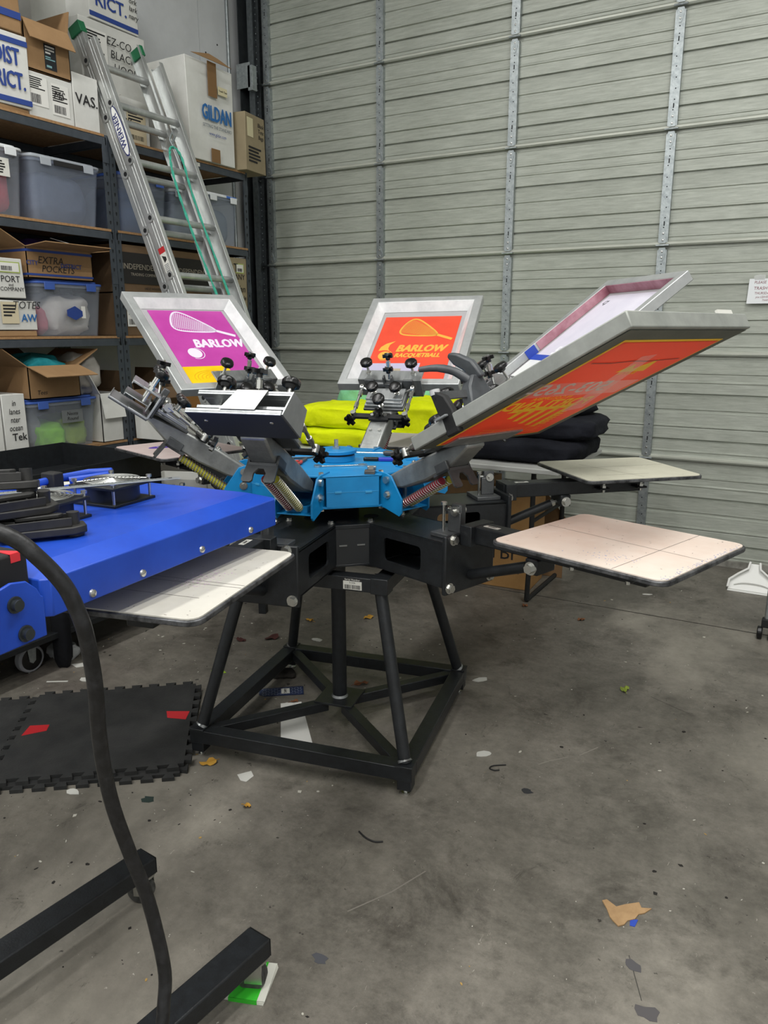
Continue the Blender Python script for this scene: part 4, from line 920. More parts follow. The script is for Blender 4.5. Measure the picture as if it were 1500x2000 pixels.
def tub(label, y, z, w_, d_, h_, body=None, lid=None, x=XS - 0.012, yaw=0, latch=None):
    r = item('storage_tub', label, 'storage tub', y, x, z, yaw); body = body or m_clear
    b = MB(); t = 0.003; k = 0.90
    o1 = rrect(w_ * k, d_ * k, 0.03, 3, 0, d_ / 2); o2 = rrect(w_, d_, 0.035, 3, 0, d_ / 2)
    n = len(o1); hh = h_ - 0.022
    i1 = rrect(w_ * k - 2 * t, d_ * k - 2 * t, 0.027, 3, 0, d_ / 2); i2 = rrect(w_ - 2 * t, d_ - 2 * t, 0.032, 3, 0, d_ / 2)
    vs = [(x_, y_, 0) for x_, y_ in o1] + [(x_, y_, hh) for x_, y_ in o2] + [(x_, y_, hh) for x_, y_ in i2] + [(x_, y_, t) for x_, y_ in i1]
    fs = [tuple(range(n - 1, -1, -1)), tuple(range(3 * n, 4 * n))]
    for a in (0, n, 2 * n):
        for i in range(n): fs.append((a + i, a + (i + 1) % n, a + n + (i + 1) % n, a + n + i))
    b.add(vs, fs); b.build('tub_body', body, r)
    MB().ring(rrect(w_ + 0.012, d_ + 0.012, 0.04, 3, 0, d_ / 2), i2, hh - 0.014, hh).build('rim', body, r)
    lo = rrect(w_ + 0.016, d_ + 0.016, 0.042, 3, 0, d_ / 2); li = rrect(w_ - 0.03, d_ - 0.03, 0.03, 3, 0, d_ / 2)
    ld = MB().prism(lo, hh, hh + 0.012).prism(li, hh + 0.012, hh + 0.022).build('lid', lid or m_lidclear, r, bevel=0.003)
    for s_ in (-1, 1): MB().bb(s_ * w_ * 0.3 - 0.03, s_ * w_ * 0.3 + 0.03, -0.013, -0.009, hh - 0.028, hh + 0.008).build('latch', latch or lid or m_lidclear, r, bevel=0.002)
    return r
def clothes(name, label, y, x, z, w_, d_, h_, m, amp=0.015, k=11, seed=0, e=0.55, n=14, cat='clothing', yaw=0):
    b = MB(); blob(b, (0, 0, h_ / 2), (w_, d_, h_), n + 6, e, amp, k, seed, wr=amp * 0.5)
    o = b.build(name, m, None, ang=60, loc=(x, y, z), rz=R(90 + yaw)); return tag(o, label, cat)
def cloth(name, c, c2=None): return mat(name, c, 0.9, 0, c2 or c, 10, spec=0.2, bump=0.9, bscale=13)
# ================= top shelf
Z = LV[0] + 0.001
b = carton('white carton with blue bands reading DISTRICT at the top left edge', 2.42, Z + 0.02, 0.385, 0.36, 0.31, m_wcard, band=((0.012, 0.035), (0.262, 0.285)), tape=False, yaw=-4)
text('DIST', 0.10, m_blueink, b, FR(0.085, 0.205, 0.0012), bold=0.025, xs=0.62); text('RICT.', 0.10, m_blueink, b, FR(0.095, 0.105, 0.0012), bold=0.025, xs=0.62)
b = carton('plain kraft slab carton lying under the white DISTRICT carton', 2.42, Z, 0.37, 0.34, 0.019, m_kraft, tape=False)
b = carton('kraft carton with a blue band, on top of the white DISTRICT carton', 2.385, Z + 0.335, 0.42, 0.36, 0.30, m_kraft, band=((0.055, 0.085),), yaw=-3)
b = carton('low white shipping carton with barcode labels under the flapped kraft box', 2.735, Z, 0.255, 0.38, 0.20, m_wcard, tape=False)
sheet(b, -0.12, -0.02, 0.05, 0.18, m_paper); lines(b, -0.115, -0.03, 0.12, 0.175, 6); barcode(b, -0.115, -0.06, 0.06, 0.10)
sheet(b, 0.0, 0.10, 0.03, 0.17, m_paper); lines(b, 0.005, 0.09, 0.09, 0.16, 7); barcode(b, 0.01, 0.08, 0.04, 0.075); text('MS', 0.05, m_ink, b, FR(0.04, 0.12, 0.002), shear=0.3)
b = open_carton('kraft delivery box with drooping flaps on the top shelf', 2.735, Z + 0.205, 0.25, 0.34, 0.21, m_kraft, flaps=(-62, 40, -80, 80), fl=0.3)
MB().bb(-0.02, 0.045, -0.0016, -0.0006, 0.02, 0.13).build('black_tape', mat('printed_black_tape', '#1f2328', 0.5), b); lines(b, -0.014, 0.04, 0.085, 0.125, 3, MATS['paper'], d=0.002); lines(b, -0.016, 0.04, 0.060, 0.078, 2, mat('tape_print_teal', '#86b3b8', 0.6), d=0.002); lines(b, -0.012, 0.04, 0.025, 0.042, 1, MATS['tape_print_teal'], d=0.002)
sm = MB(); sm.tube([(-0.085 + 0.017 * i, -0.0012, 0.165 - 0.028 * math.sin(math.pi * i / 10)) for i in range(11)], 0.0028, 6); sm.build('printed_arc', mat('faded_black_print', '#3b3129', 0.7), b)
b = carton('blank white carton on top of the flapped kraft box', 2.70, Z + 0.63, 0.33, 0.36, 0.25, m_wcard, tape=False, x=XS + 0.04, yaw=3)
b = carton('white carton printed VAS in black, beside the ladder top', 2.945, Z, 0.15, 0.40, 0.255, m_wcard, tape=False)
text('VAS.', 0.07, m_ink, b, FR(0.0, 0.135), bold=0.01)
b = carton('tall blank white carton behind the ladder tip', 3.02, Z + 0.258, 0.22, 0.18, 0.52, m_wcard, tape=False, x=XS - 0.32)
b = carton('white carton marked TECH STOCK with a shipping label, seen between ladder rails', 3.345, Z, 0.40, 0.30, 0.285, m_wcard, tape=False, x=XS - 0.19)
text('TECH', 0.065, m_ink, b, FR(-0.07, 0.215), shear=0.15); text('STOCK', 0.06, m_ink, b, FR(-0.03, 0.15), shear=0.15)
sheet(b, 0.03, 0.17, 0.02, 0.24, mat('manila_label', '#c9bd9f', 0.6)); lines(b, 0.04, 0.16, 0.12, 0.23, 7); barcode(b, 0.045, 0.15, 0.03, 0.055); barcode(b, 0.045, 0.15, 0.07, 0.095)
b = carton('battered white carton marked EZ-CO BLACK HOODS above the ladder', 3.42, Z + 0.29, 0.47, 0.21, 0.375, m_wcard, tape=False, jag=0.012, x=XS - 0.295)
text('EZ-CO', 0.06, m_ink, b, FR(0.03, 0.29, 0.004), shear=0.15); text('BLACK', 0.06, m_ink, b, FR(0.055, 0.225, 0.004), shear=0.1); text('HOOD', 0.06, m_ink, b, FR(0.075, 0.16, 0.004), shear=0.1)
sheet(b, -0.22, -0.06, 0.04, 0.32, m_paper, d=0.006); lines(b, -0.21, -0.07, 0.12, 0.31, 14, d=0.0078); barcode(b, -0.2, -0.09, 0.06, 0.1, d=0.0078)
b = carton('white carton with blue RICT lettering at the top edge of the photo', 3.44, Z + 0.668, 0.34, 0.20, 0.28, m_wcard, tape=False, band=((0.012, 0.035),), x=XS - 0.30)
text('DIST', 0.095, m_blueink, b, FR(-0.02, 0.19, 0.0012), bold=0.02); text('RICT.', 0.095, m_blueink, b, FR(-0.02, 0.10, 0.0012), bold=0.02); text('ork\nlark\nnary', 0.04, m_ink, b, FR(0.14, 0.13, 0.002), shear=0.2)
b = carton('tall white carton with blue GILDAN print at the end of the top shelf', 3.845, Z, 0.40, 0.33, 0.545, m_wcard, tape=False, jag=0.012, x=XS + 0.03)
m_gb = mat('gildan_blue', '#2563a0', 0.6)
text('GILDAN', 0.115, m_gb, b, FR(0.035, 0.265, 0.002), bold=0.03, xs=0.62); text('SETTING THE STANDARD', 0.026, mat('grey_print', '#56606c', 0.6), b, FR(0.035, 0.195, 0.002), xs=0.85); text('www.gildan.com', 0.027, m_blueink, b, FR(0.035, 0.155, 0.002), xs=0.85)
MB().bb(-0.035, 0.04, -0.006, -0.003, 0.36, 0.548).build('torn_brown_tape', m_tape, b); MB().bb(-0.03, 0.045, -0.006, -0.003, -0.001, 0.075).build('torn_brown_tape', m_tape, b)
MB().bb(0.05, 0.13, -0.0065, -0.004, 0.385, 0.43).build('masking_tape', mat('cream_tape', '#cfc6a2', 0.7), b); text('Youth Tees', 0.016, m_ink, b, FR(0.09, 0.408, 0.0068), shear=0.2)
MB().prism([(-0.2, 0.0), (-0.05, 0.03), (0.03, 0.022), (0.15, 0.0)], 0.03, 0.034, frame((0, 0, 0.545), (1, 0, 0), (0, 0, 1))).build('torn_flap', m_kraft, b)
b = carton('kraft carton marked Black Tote Bags, overhanging the end of the top shelf', 4.205, Z - 0.002, 0.235, 0.30, 0.34, mat('tan_cardboard', '#8a7d63', 0.8, 0, '#998c70', 5), x=XS + 0.06, tape=False, yaw=8)
MB().bb(-0.10, -0.03, -0.0016, -0.0006, 0.20, 0.31).build('masking_tape', MATS['cream_tape'], b)
text('Black\nTote\nBags', 0.035, m_ink, b, FR(0.065, 0.25), shear=0.15); lines(b, -0.09, 0.09, 0.05, 0.15, 5)
# ================= second shelf
Z = LV[1] + 0.001
m_red = cloth('red_fabric', '#a8313d', '#c04852')
t = tub('clear tub full of red clothes with a white lid', 2.37, Z, 0.36, 0.42, 0.315, lid=m_lidwhite)
MB().bb(0.02, 0.10, -0.0016, -0.0006, 0.17, 0.25).build('tub_label', m_sticker, t); lines(t, 0.03, 0.09, 0.18, 0.24, 5, d=0.0018)
clothes('red_clothes', 'crumpled red clothes inside the white-lidded tub', 2.37, XS - 0.22, Z + 0.006, 0.29, 0.33, 0.255, m_red, 0.02, 12, 2)
t = tub('clear tub with frosted lid holding dark blue-grey clothes', 2.79, Z, 0.42, 0.44, 0.305, body=m_clearg, latch=m_lidclear)
MB().bb(-0.08, 0.09, -0.016, -0.010, 0.262, 0.285).build('handle_slot', m_blackmatte, t)
clothes('grey_clothes', 'folded slate-blue clothes inside the frosted-lidded tub', 2.79, XS - 0.23, Z + 0.006, 0.35, 0.35, 0.235, cloth('slate_fabric', '#4c5468', '#5c647a'), 0.012, 9, 4)
t = tub('blue-tinted tub behind the left ladder rail', 3.30, Z, 0.36, 0.42, 0.31, body=m_clearg, lid=m_lidblue)
clothes('blue_clothes', 'folded blue clothes in the tub behind the ladder', 3.30, XS - 0.22, Z + 0.006, 0.30, 0.33, 0.24, cloth('denim_fabric', '#41567f', '#4d648f'), 0.012, 9, 6)
t = tub('grey clear tub seen through the ladder rungs', 3.63, Z, 0.24, 0.42, 0.28, body=m_clearg)
clothes('grey_clothes', 'pale grey clothes in the tub seen through the ladder rungs', 3.63, XS - 0.22, Z + 0.006, 0.19, 0.33, 0.21, cloth('pale_fabric', '#7d8791', '#8b959f'), 0.012, 9, 8)
t = tub('grey tub with a white and blue lid at the door end of the shelf', 3.945, Z, 0.31, 0.42, 0.305, body=m_clearg, lid=m_lidwhite)
MB().bb(0.03, 0.12, -0.0105, -0.0085, 0.283, 0.2965).bb(0.03, 0.12, -0.0085, 0.05, 0.2945, 0.2962).build('blue_lid_mark', mat('blue_lid_tape', '#3a68b8', 0.5), t)
clothes('grey_clothes', 'grey clothes inside the white and blue lidded tub', 3.945, XS - 0.22, Z + 0.006, 0.25, 0.33, 0.22, cloth('mid_grey_fabric', '#6f7a82', '#7d8890'), 0.012, 9, 9)
# ================= third shelf
Z = LV[2] + 0.001
b = carton('white carton marked TOTES with taped manila labels, lower left', 2.345, Z + 0.03, 0.36, 0.38, 0.145, m_wcard, tape=False, jag=0.012)
sheet(b, -0.16, -0.02, 0.02, 0.13, m_paper); sheet(b, 0.0, 0.09, 0.03, 0.13, MATS['manila_label']); lines(b, -0.15, -0.03, 0.03, 0.12, 8); lines(b, 0.01, 0.08, 0.06, 0.12, 4)
text('TOTES', 0.05, m_ink, b, FR(0.135, 0.115), shear=0.2); text('AW', 0.05, m_gb, b, FR(0.145, 0.055), bold=0.02); text('MS', 0.06, m_ink, b, FR(-0.12, 0.10, 0.002), shear=0.3)
b = carton('flattened kraft carton lying under the TOTES carton', 2.34, Z, 0.37, 0.36, 0.028, m_kraft, tape=False)
b = carton('small white carton reading PORT and COMPANY with a green-edged label', 2.375, Z + 0.178, 0.215, 0.34, 0.185, m_wcard, tape=False)
text('PORT', 0.042, m_ink, b, FR(0.035, 0.085), xs=0.95); text('and', 0.018, m_ink, b, FR(0.035, 0.060)); text('COMPANY', 0.026, m_ink, b, FR(0.04, 0.040))
sheet(b, -0.05, 0.09, 0.115, 0.165, mat('lime_label', '#a3b35a', 0.6)); sheet(b, -0.044, 0.084, 0.120, 0.160, m_paper, d=0.0008); barcode(b, -0.01, 0.05, 0.125, 0.145, d=0.002)
t = tub('clear tub with blue lid holding white towels, third shelf', 2.745, Z, 0.42, 0.42, 0.275, lid=m_lidblue)
MB().prism([(-0.05, 0.08), (0.0, 0.10), (0.045, 0.075), (0.045, 0.05), (0.0, 0.03), (-0.05, 0.05)], 0, 0.001, FR(0.02, 0.05, 0.001)).build('tub_label', m_blueink, t); sheet(t, 0.06, 0.085, 0.09, 0.15, m_paper)
m_wt = cloth('white_towel', '#c9c3be', '#dad6d2')
clothes('white_towels', 'crumpled white towels inside the blue-lidded tub', 2.775, XS - 0.22, Z + 0.006, 0.29, 0.32, 0.20, m_wt, 0.02, 12, 12)
clothes('pink_cloth', 'pink cloth tucked beside the white towels in the tub', 2.62, XS - 0.20, Z + 0.006, 0.08, 0.25, 0.14, cloth('pink_fabric', '#b8626f', '#c67c86'), 0.012, 12, 13)
b = open_carton('open kraft carton marked EXTRA POCKETS with blue stripes', 2.70, Z + 0.277, 0.385, 0.36, 0.145, m_kraft, flaps=(5, 20, 28, 8), band=((0.012, 0.022), (0.122, 0.134)), fl=0.42)
text('EXTRA', 0.048, m_ink, b, FR(-0.06, 0.085, 0.001), shear=0.2); text('POCKETS', 0.045, m_ink, b, FR(-0.02, 0.045, 0.001), shear=0.2); text('DISTRICT', 0.03, m_blueink, b, FR(0.06, 0.065, 0.001), bold=0.02); text('CITY', 0.03, m_blueink, b, FR(-0.165, 0.07, 0.001), bold=0.01)
clothes('purple_cloth', 'dark purple cloth heaped in the EXTRA POCKETS carton', 2.72, XS - 0.19, Z + 0.30, 0.29, 0.26, 0.165, cloth('purple_fabric', '#2c1d48', '#3d2a60'), 0.02, 12, 14)
ps = MB().prism([(-0.09, 0), (0.02, 0.04), (0.12, -0.02), (0.0, -0.05)], 0, 0.002).build('paper_sheet', m_white, None, loc=(XS - 0.06, 2.80, Z + 0.462), rz=R(60)); ps.rotation_euler = (R(10), R(12), R(70)); tag(ps, 'loose white sheet lying on the purple cloth', 'paper')
m_ind = mat('dark_brown_kraft', '#5f4a33', 0.85, 0, '#6d563d', 5); m_bprint = mat('black_print_panel', '#1d1a18', 0.7); m_cream = mat('cream_print', '#8d8578', 0.7)
for y, lab in ((3.235, 'brown carton with black INDEPENDENT panel, left of the ladder rails'), (3.62, 'brown carton with black INDEPENDENT panel, seen between the ladder rails')):
    b = carton(lab, y, Z + 0.235, 0.345, 0.38, 0.25, m_ind, tape=False); sheet(b, -0.165, 0.165, 0.045, 0.21, m_bprint)
    text('INDEPENDENT', 0.042, m_cream, b, FR(0.0, 0.135, 0.001), bold=0.01); text('TRADING COMPANY', 0.022, m_cream, b, FR(0.02, 0.095, 0.001)); text('14OZ HOODED', 0.02, m_ink, b, FR(0.08, 0.022))
b = carton('brown carton with two shipping labels under the INDEPENDENT cartons', 3.235, Z, 0.345, 0.38, 0.23, m_ind, tape=False)
sheet(b, -0.13, -0.03, 0.05, 0.17, m_paper); lines(b, -0.12, -0.04, 0.11, 0.16, 5); barcode(b, -0.12, -0.05, 0.06, 0.09); sheet(b, 0.05, 0.13, 0.05, 0.15, m_paper); barcode(b, 0.06, 0.12, 0.06, 0.09)
b = carton('plain brown carton behind the ladder feet end of the third shelf', 3.62, Z, 0.345, 0.38, 0.23, m_ind, tape=False)
b = carton('tall tan carton printed PORT COMPANY at the door end of the third shelf', 3.985, Z, 0.335, 0.38, 0.485, MATS['tan_cardboard'], tape=False)
text('PORT', 0.075, m_ink, b, FR(-0.02, 0.42), bold=0.0); text('COMPANY', 0.048, m_ink, b, FR(0.02, 0.365), bold=0.0); text('Gildan', 0.06, m_ink, b, FR(0.06, 0.29), shear=0.2); text('soft style', 0.04, m_ink, b, FR(0.07, 0.235), shear=0.2); text('BLACK', 0.055, m_ink, b, FR(0.08, 0.15), shear=0.1)
sheet(b, 0.05, 0.13, 0.39, 0.45, MATS['lime_label']); sheet(b, 0.057, 0.123, 0.396, 0.444, m_paper, d=0.0008); barcode(b, 0.065, 0.115, 0.40, 0.42, d=0.002); lines(b, 0.03, 0.15, 0.05, 0.12, 5)
# ================= fourth shelf
Z = LV[3] + 0.001
b = carton('upright white carton handwritten in black above the word Tek, at the left edge', 2.355, Z, 0.125, 0.30, 0.30, m_wcard, tape=False)
text('in\nlanes\nnter\nocean', 0.04, m_ink, b, FR(0.0, 0.195), shear=0.15, xs=0.75); text('Tek', 0.05, m_ink, b, FR(0.015, 0.09), bold=0.01)
b = carton('taller white carton standing left of the Tek carton', 2.205, Z, 0.165, 0.25, 0.42, m_wcard, tape=False)
t = tub('clear tub with blue lid holding lime green clothes, lowest shelf in view', 2.645, Z, 0.43, 0.42, 0.262, lid=m_lidblue)
MB().bb(-0.02, 0.11, -0.0022, -0.0012, 0.13, 0.195).build('tub_note', mat('grey_note', '#7b7f80', 0.6, alpha=0.7), t); text('Neons\nRound', 0.026, m_ink, t, FR(0.045, 0.163, 0.002), shear=0.2)
clothes('green_clothes', 'lime green clothes at the left of the blue-lidded tub', 2.60, XS - 0.20, Z + 0.006, 0.17, 0.30, 0.115, cloth('lime_fabric', '#7fc22c', '#93d43d'), 0.02, 12, 15)
clothes('olive_clothes', 'olive green clothes at the right of the blue-lidded tub', 2.745, XS - 0.20, Z + 0.006, 0.15, 0.30, 0.14, cloth('olive_fabric', '#829a3b', '#93ab4b'), 0.018, 12, 16)
clothes('grey_clothes', 'pale grey clothes behind the lime ones in the tub', 2.52, XS - 0.24, Z + 0.006, 0.11, 0.28, 0.19, cloth('pale_fabric2', '#8d8f8f', '#9d9f9f'), 0.015, 12, 17)
b = open_carton('open kraft carton with teal cloth, on the lime tub', 2.60, Z + 0.265, 0.30, 0.34, 0.16, m_kraft, flaps=(-18, 30, 35, 30), fl=0.45)
text('Tees', 0.03, m_ink, b, FR(-0.08, 0.03), shear=0.2)
clothes('teal_cloth', 'teal cloth spilling up from the open kraft carton', 2.61, XS - 0.18, Z + 0.29, 0.23, 0.25, 0.175, cloth('teal_fabric', '#1f7f8a', '#35a0a8'), 0.02, 12, 18)
b = open_carton('white-sided open carton beside the shelf post', 2.945, Z, 0.145, 0.38, 0.265, m_wcard, flaps=(-78, None, 60, None), fl=0.36)
clothes('plastic_bag', 'crumpled grey plastic bag behind the open kraft carton', 2.845, XS - 0.16, Z + 0.265, 0.14, 0.24, 0.20, mat('grey_poly_bag', '#8b8780', 0.3, 0, '#9a968f', 8), 0.02, 12, 19, cat='bag')
b = open_carton('dark open carton at the back of the lowest shelf', 3.28, Z, 0.34, 0.36, 0.27, m_ind, flaps=(-30, 40, 82, 82), fl=0.3)
b = carton('white carton low on the shelf behind the press arm', 3.235, Z - 0.0, 0.30, 0.20, 0.15, m_wcard, tape=False, x=XS + 0.22, name='carton')
b = carton('orange-brown carton on the lowest shelf beside the post', 3.60, Z, 0.26, 0.36, 0.22, mat('orange_kraft', '#9a6a35', 0.8, 0, '#a8783f', 5), tape=False)
# ---------------------------------------------------------------- extension ladder
lad = thing('extension_ladder', 'aluminium extension ladder with green rope leaning on the shelving', 'ladder', (0, 0, 0))
m_lad = mat('ladder_aluminium', '#b4b7b6', 0.38, 0.7, '#cfd1cf', 12, stretch=(1, 1, 0.3), bump=0.03, bscale=50)
LA = (-2.35, 0.0); dxz = Vector((-0.372, 0, 0.928)).normalized()
nrm = Vector((dxz.z, 0, -dxz.x))            # out from the shelf, upward
def lp(t, y, o=0.0):
    b0 = Vector((-2.42, y, 0.0)); return b0 + dxz * t + nrm * o
def rail(y, o, t0, t1, inner, parent):
    # C channel: web + two flanges, opening towards the rungs
    M = frame(lp(0, y, o), dxz, Vector((0, 1, 0)))         # x along rail, y across, z = x cross y
    s_ = inner
    b_ = MB().bb(t0, t1, -0.002, 0.002, -0.037, 0.037, M).bb(t0, t1, min(0, s_ * 0.026), max(0, s_ * 0.026), 0.034, 0.038, M).bb(t0, t1, min(0, s_ * 0.026), max(0, s_ * 0.026), -0.038, -0.034, M)
    b_.bb(t0, t1, -s_ * 0.004, 0, 0.006, 0.012, M).bb(t0, t1, -s_ * 0.004, 0, -0.012, -0.006, M)
    return b_.build('rail', m_lad, parent, bevel=0.0008)
YN, YF = 3.058, 3.472
for (o, t0, t1, ya, yb, ph) in ((0.0, 0.02, 3.12, YN, YF, 0.165), (0.085, 0.28, 2.98, YN - 0.028, YF + 0.028, 0.235)):
    ra = rail(ya, o, t0, t1, 1, lad); rb = rail(yb, o, t0, t1, -1, lad)
    t = t0 + ph; i = 0
    while t < t1 - 0.05:
        rg = MB().cyl(lp(t, ya + 0.001, o), lp(t, yb - 0.001, o), 0.0175, n=16).build('rung', m_lad, lad)
        for yy, s_ in ((ya, -1), (yb, 1)): MB().cyl(lp(t, yy + s_ * 0.008, o), lp(t, yy + s_ * 0.002, o), 0.0225, 0.019, n=16).build('rung_swage', m_lad, rg)
        MB().cyl(lp(t, ya - 0.0085, o), lp(t, ya - 0.0082, o), 0.012, n=14).build('rung_hole', m_slot, rg)
        t += 0.3048; i += 1
m_lgreen = mat('ladder_green_plastic', '#1c6b45', 0.5)
for y, o in ((YN, 0.0), (YF, 0.0)):
    M = frame(lp(3.115, y, o), dxz, Vector((0, 1, 0)))
    MB().bb(-0.05, 0.008, -0.012, 0.03 if y == YN else 0.012, -0.042, 0.042, M).build('end_cap', m_lgreen, lad, bevel=0.003)
# oval maker's label on the near rail of the front section
M = frame(lp(2.50, YN - 0.0318, 0.085), -dxz, nrm) @ rotz(0)
M = frame(lp(2.50, YN - 0.0325, 0.085), -dxz, (Vector((0, -1, 0)).cross(-dxz)))
ov = MB().prism([(0.135 * math.cos(R(i * 12)), 0.030 * math.sin(R(i * 12))) for i in range(30)], 0, 0.0006, M).build('maker_label', mat('label_navy', '#232a66', 0.4), lad)
MB().prism([(0.126 * math.cos(R(i * 12)), 0.0245 * math.sin(R(i * 12))) for i in range(30)], 0.0006, 0.0011, M).build('label_field', m_white, ov)
text('WERNER', 0.044, MATS['label_navy'], ov, M @ tr(0, -0.002, 0.0014) @ rotz(math.pi), bold=0.02, shear=0.0, xs=1.0)
M = frame(lp(1.78, YN - 0.0325, 0.085), -dxz, (Vector((0, -1, 0)).cross(-dxz)))
wl_ = MB().bb(-0.10, 0.06, -0.022, 0.022, 0, 0.0006, M).build('warning_label', m_sticker, lad); MB().bb(-0.10, -0.07, -0.022, 0.022, 0.0006, 0.001, M).build('red_band', m_redtape, wl_); MB().prism([(-0.06, -0.012), (-0.02, -0.006), (-0.03, 0.012), (-0.045, 0.014)], 0.0006, 0.001, M).build('falling_figure', m_ink, wl_)
M2 = MB()
for i in range(9): M2.bb(-0.012 + i * 0.008, -0.008 + i * 0.008, -0.016, 0.016, 0.0006, 0.001, M)
M2.build('warning_text', mat('grey_text', '#84868a', 0.7), wl_)
# rope
def rope(pts, name):
    b_ = MB(); P = smooth(pts, 10)
    for ph in (0, math.pi):
        Q = []
        up = Vector((1, 0, 0))
        for i, p in enumerate(P):
            d = (P[min(i + 1, len(P) - 1)] - P[max(i - 1, 0)]).normalized(); a = (up - d * up.dot(d)).normalized(); c = d.cross(a); w_ = i * 1.1 + ph
            Q.append(p + (a * math.cos(w_) + c * math.sin(w_)) * 0.0035)
        b_.tube(Q, 0.0042, 6)
    return b_.build(name, mat('green_rope', '#2f8f78', 0.8, 0, '#43ab92', 60), lad)
rt = lp(2.455, YN + 0.275, 0.13)
rope([rt, rt + Vector((0.03, 0.03, -0.05)), lp(2.15, YN + 0.30, 0.13), lp(1.7, YN + 0.315, 0.13), lp(1.1, YN + 0.33, 0.13), lp(0.5, YN + 0.33, 0.12)], 'rope')
rope([rt, rt + Vector((0.02, -0.045, -0.03)), lp(2.28, YN + 0.20, 0.13), lp(2.0, YN + 0.205, 0.12), lp(1.6, YN + 0.23, 0.12), lp(1.0, YN + 0.25, 0.12), lp(0.5, YN + 0.26, 0.12)], 'rope')
MB().tube([rt + Vector((0, 0, 0.02)), rt + Vector((0.02, 0, 0.05)), rt + Vector((0.0, 0.0, 0.07)), rt + Vector((-0.02, 0, 0.04)), rt + Vector((0.01, 0.01, -0.02)), rt + Vector((0.02, 0.03, -0.07))], 0.006, 6).build('rope_hook', m_galv, lad)
# ---------------------------------------------------------------- folding table behind the press with garments
tbl = thing('folding_table', 'long white-topped folding table in front of the roller door', 'table', (-2.02, 3.95, 0))
MB().bb(-0.97, 0.97, -0.45, 0.35, 0.695, 0.72).build('table_top', mat('table_white', '#b9bab6', 0.5), tbl, bevel=0.004)
for sx in (-1, 1):
    for yy in (-0.30, 0.22):
        MB().tube([(sx * 0.80, yy, 0.695), (sx * 0.80, yy, 0.30), (sx * 0.80, yy - (0.0 if yy > 0 else 0.03), 0.012)], 0.013, 10).build('table_leg', m_blackmatte, tbl)
    MB().tube([(sx * 0.80, -0.30, 0.42), (sx * 0.80, 0.22, 0.42)], 0.010, 8).build('leg_brace', m_blackmatte, tbl)
    MB().tube([(sx * 0.80, -0.33, 0.012), (sx * 0.80 - 0.0, 0.24, 0.012)], 0.012, 8).build('foot_bar', m_blackmatte, tbl)
m_yellow = cloth('safety_yellow_fleece', '#dbe800', '#e8f21a')
m_mint = cloth('mint_fleece', '#7fc79a', '#93d3aa')
m_navy = cloth('black_fleece', '#14151b', '#1d1f26')
def folded(label, x, y, z, w_, d_, h_, m, seed, yaw=0, amp=0.012, e=0.45):
    b_ = MB(); blob(b_, (0, 0, h_ / 2), (w_, d_, h_), 34, e, amp, 6.5, seed, wr=0.011 if m is m_navy else 0.020)
    # soft fold line along the front edge
    o = b_.build('folded_hoodie', m, None, ang=70, loc=(x, y, z), rz=R(yaw)); return tag(o, label, 'hoodie')
folded('folded safety yellow hoodie at the bottom of the stack on the table', -2.33, 3.78, 0.721, 0.62, 0.46, 0.11, m_yellow, 21)
folded('folded safety yellow hoodie on top of the left of the stack', -2.36, 3.80, 0.825, 0.60, 0.44, 0.13, m_yellow, 22, 6)
folded('folded safety yellow hoodie behind the raised print arm', -1.88, 3.90, 0.775, 0.46, 0.46, 0.21, m_yellow, 23, -4)
folded('folded mint green hoodie behind the yellow stack', -2.30, 4.13, 0.721, 0.66, 0.24, 0.33, m_mint, 24, 0)
bd = thing('carton', 'flat kraft carton under the right-hand yellow hoodie', 'box', (-1.90, 3.87, 0.721)); MB().bb(-0.22, 0.16, -0.22, 0.22, 0, 0.05).build('box_body', mat('pale_kraft', '#a58d63', 0.8, 0, '#b39c72', 6), bd, bevel=0.002); MB().bb(-0.22, 0.16, -0.001, 0.001, 0.05, 0.0508).build('flap_seam', m_kraftd, bd)
folded('black folded hoodie at the bottom of the dark pile', -1.36, 3.90, 0.721, 0.70, 0.60, 0.115, m_navy, 31, 0, 0.016)
folded('black folded hoodie in the middle of the dark pile', -1.30, 3.93, 0.83, 0.66, 0.52, 0.11, m_navy, 32, 4, 0.018)
folded('black rolled hoodie on top of the dark pile', -1.26, 3.97, 0.93, 0.42, 0.40, 0.11, m_navy, 33, -6, 0.02, 0.6)
# cartons under the table
def fcarton(label, x, y, w_, d_, h_, m, rz=0):
    r = thing('carton', label, 'box', (x, y, 0), R(rz)); b_ = MB().bb(-w_ / 2, w_ / 2, 0, d_, 0, h_).build('box_body', m, r, bevel=0.004)
    MB().bb(-w_ / 2 - 0.0005, w_ / 2, d_ / 2 - 0.001, d_ / 2 + 0.001, h_ + 0.0002, h_ + 0.0008).build('flap_seam', m_kraftd, r); return r
b = fcarton('kraft carton printed TBF Reusable Bags under the table', -1.415, 3.78, 0.30, 0.26, 0.52, mat('warm_kraft', '#96703f', 0.8, 0, '#a88150', 5), 3)
text('TBF', 0.11, m_ink, b, FR(0.0, 0.195), xs=0.95); text('Reusable Bags', 0.034, m_ink, b, FR(0.01, 0.105), xs=1.0)
b = fcarton('plain kraft carton left of the TBF carton under the table', -1.76, 3.85, 0.34, 0.30, 0.56, m_kraft, -3)
fc = thing('flattened_carton', 'flattened kraft cardboard leaning behind the TBF carton', 'cardboard', (-1.30, 4.10, 0)); MB().prism([(-0.10, 0), (0.12, 0), (0.10, 0.34), (-0.10, 0.55)], 0, 0.006, frame((0, 0, 0), (1, 0, 0), (0, 0.25, 1))).build('sheet', m_kraftd, fc)
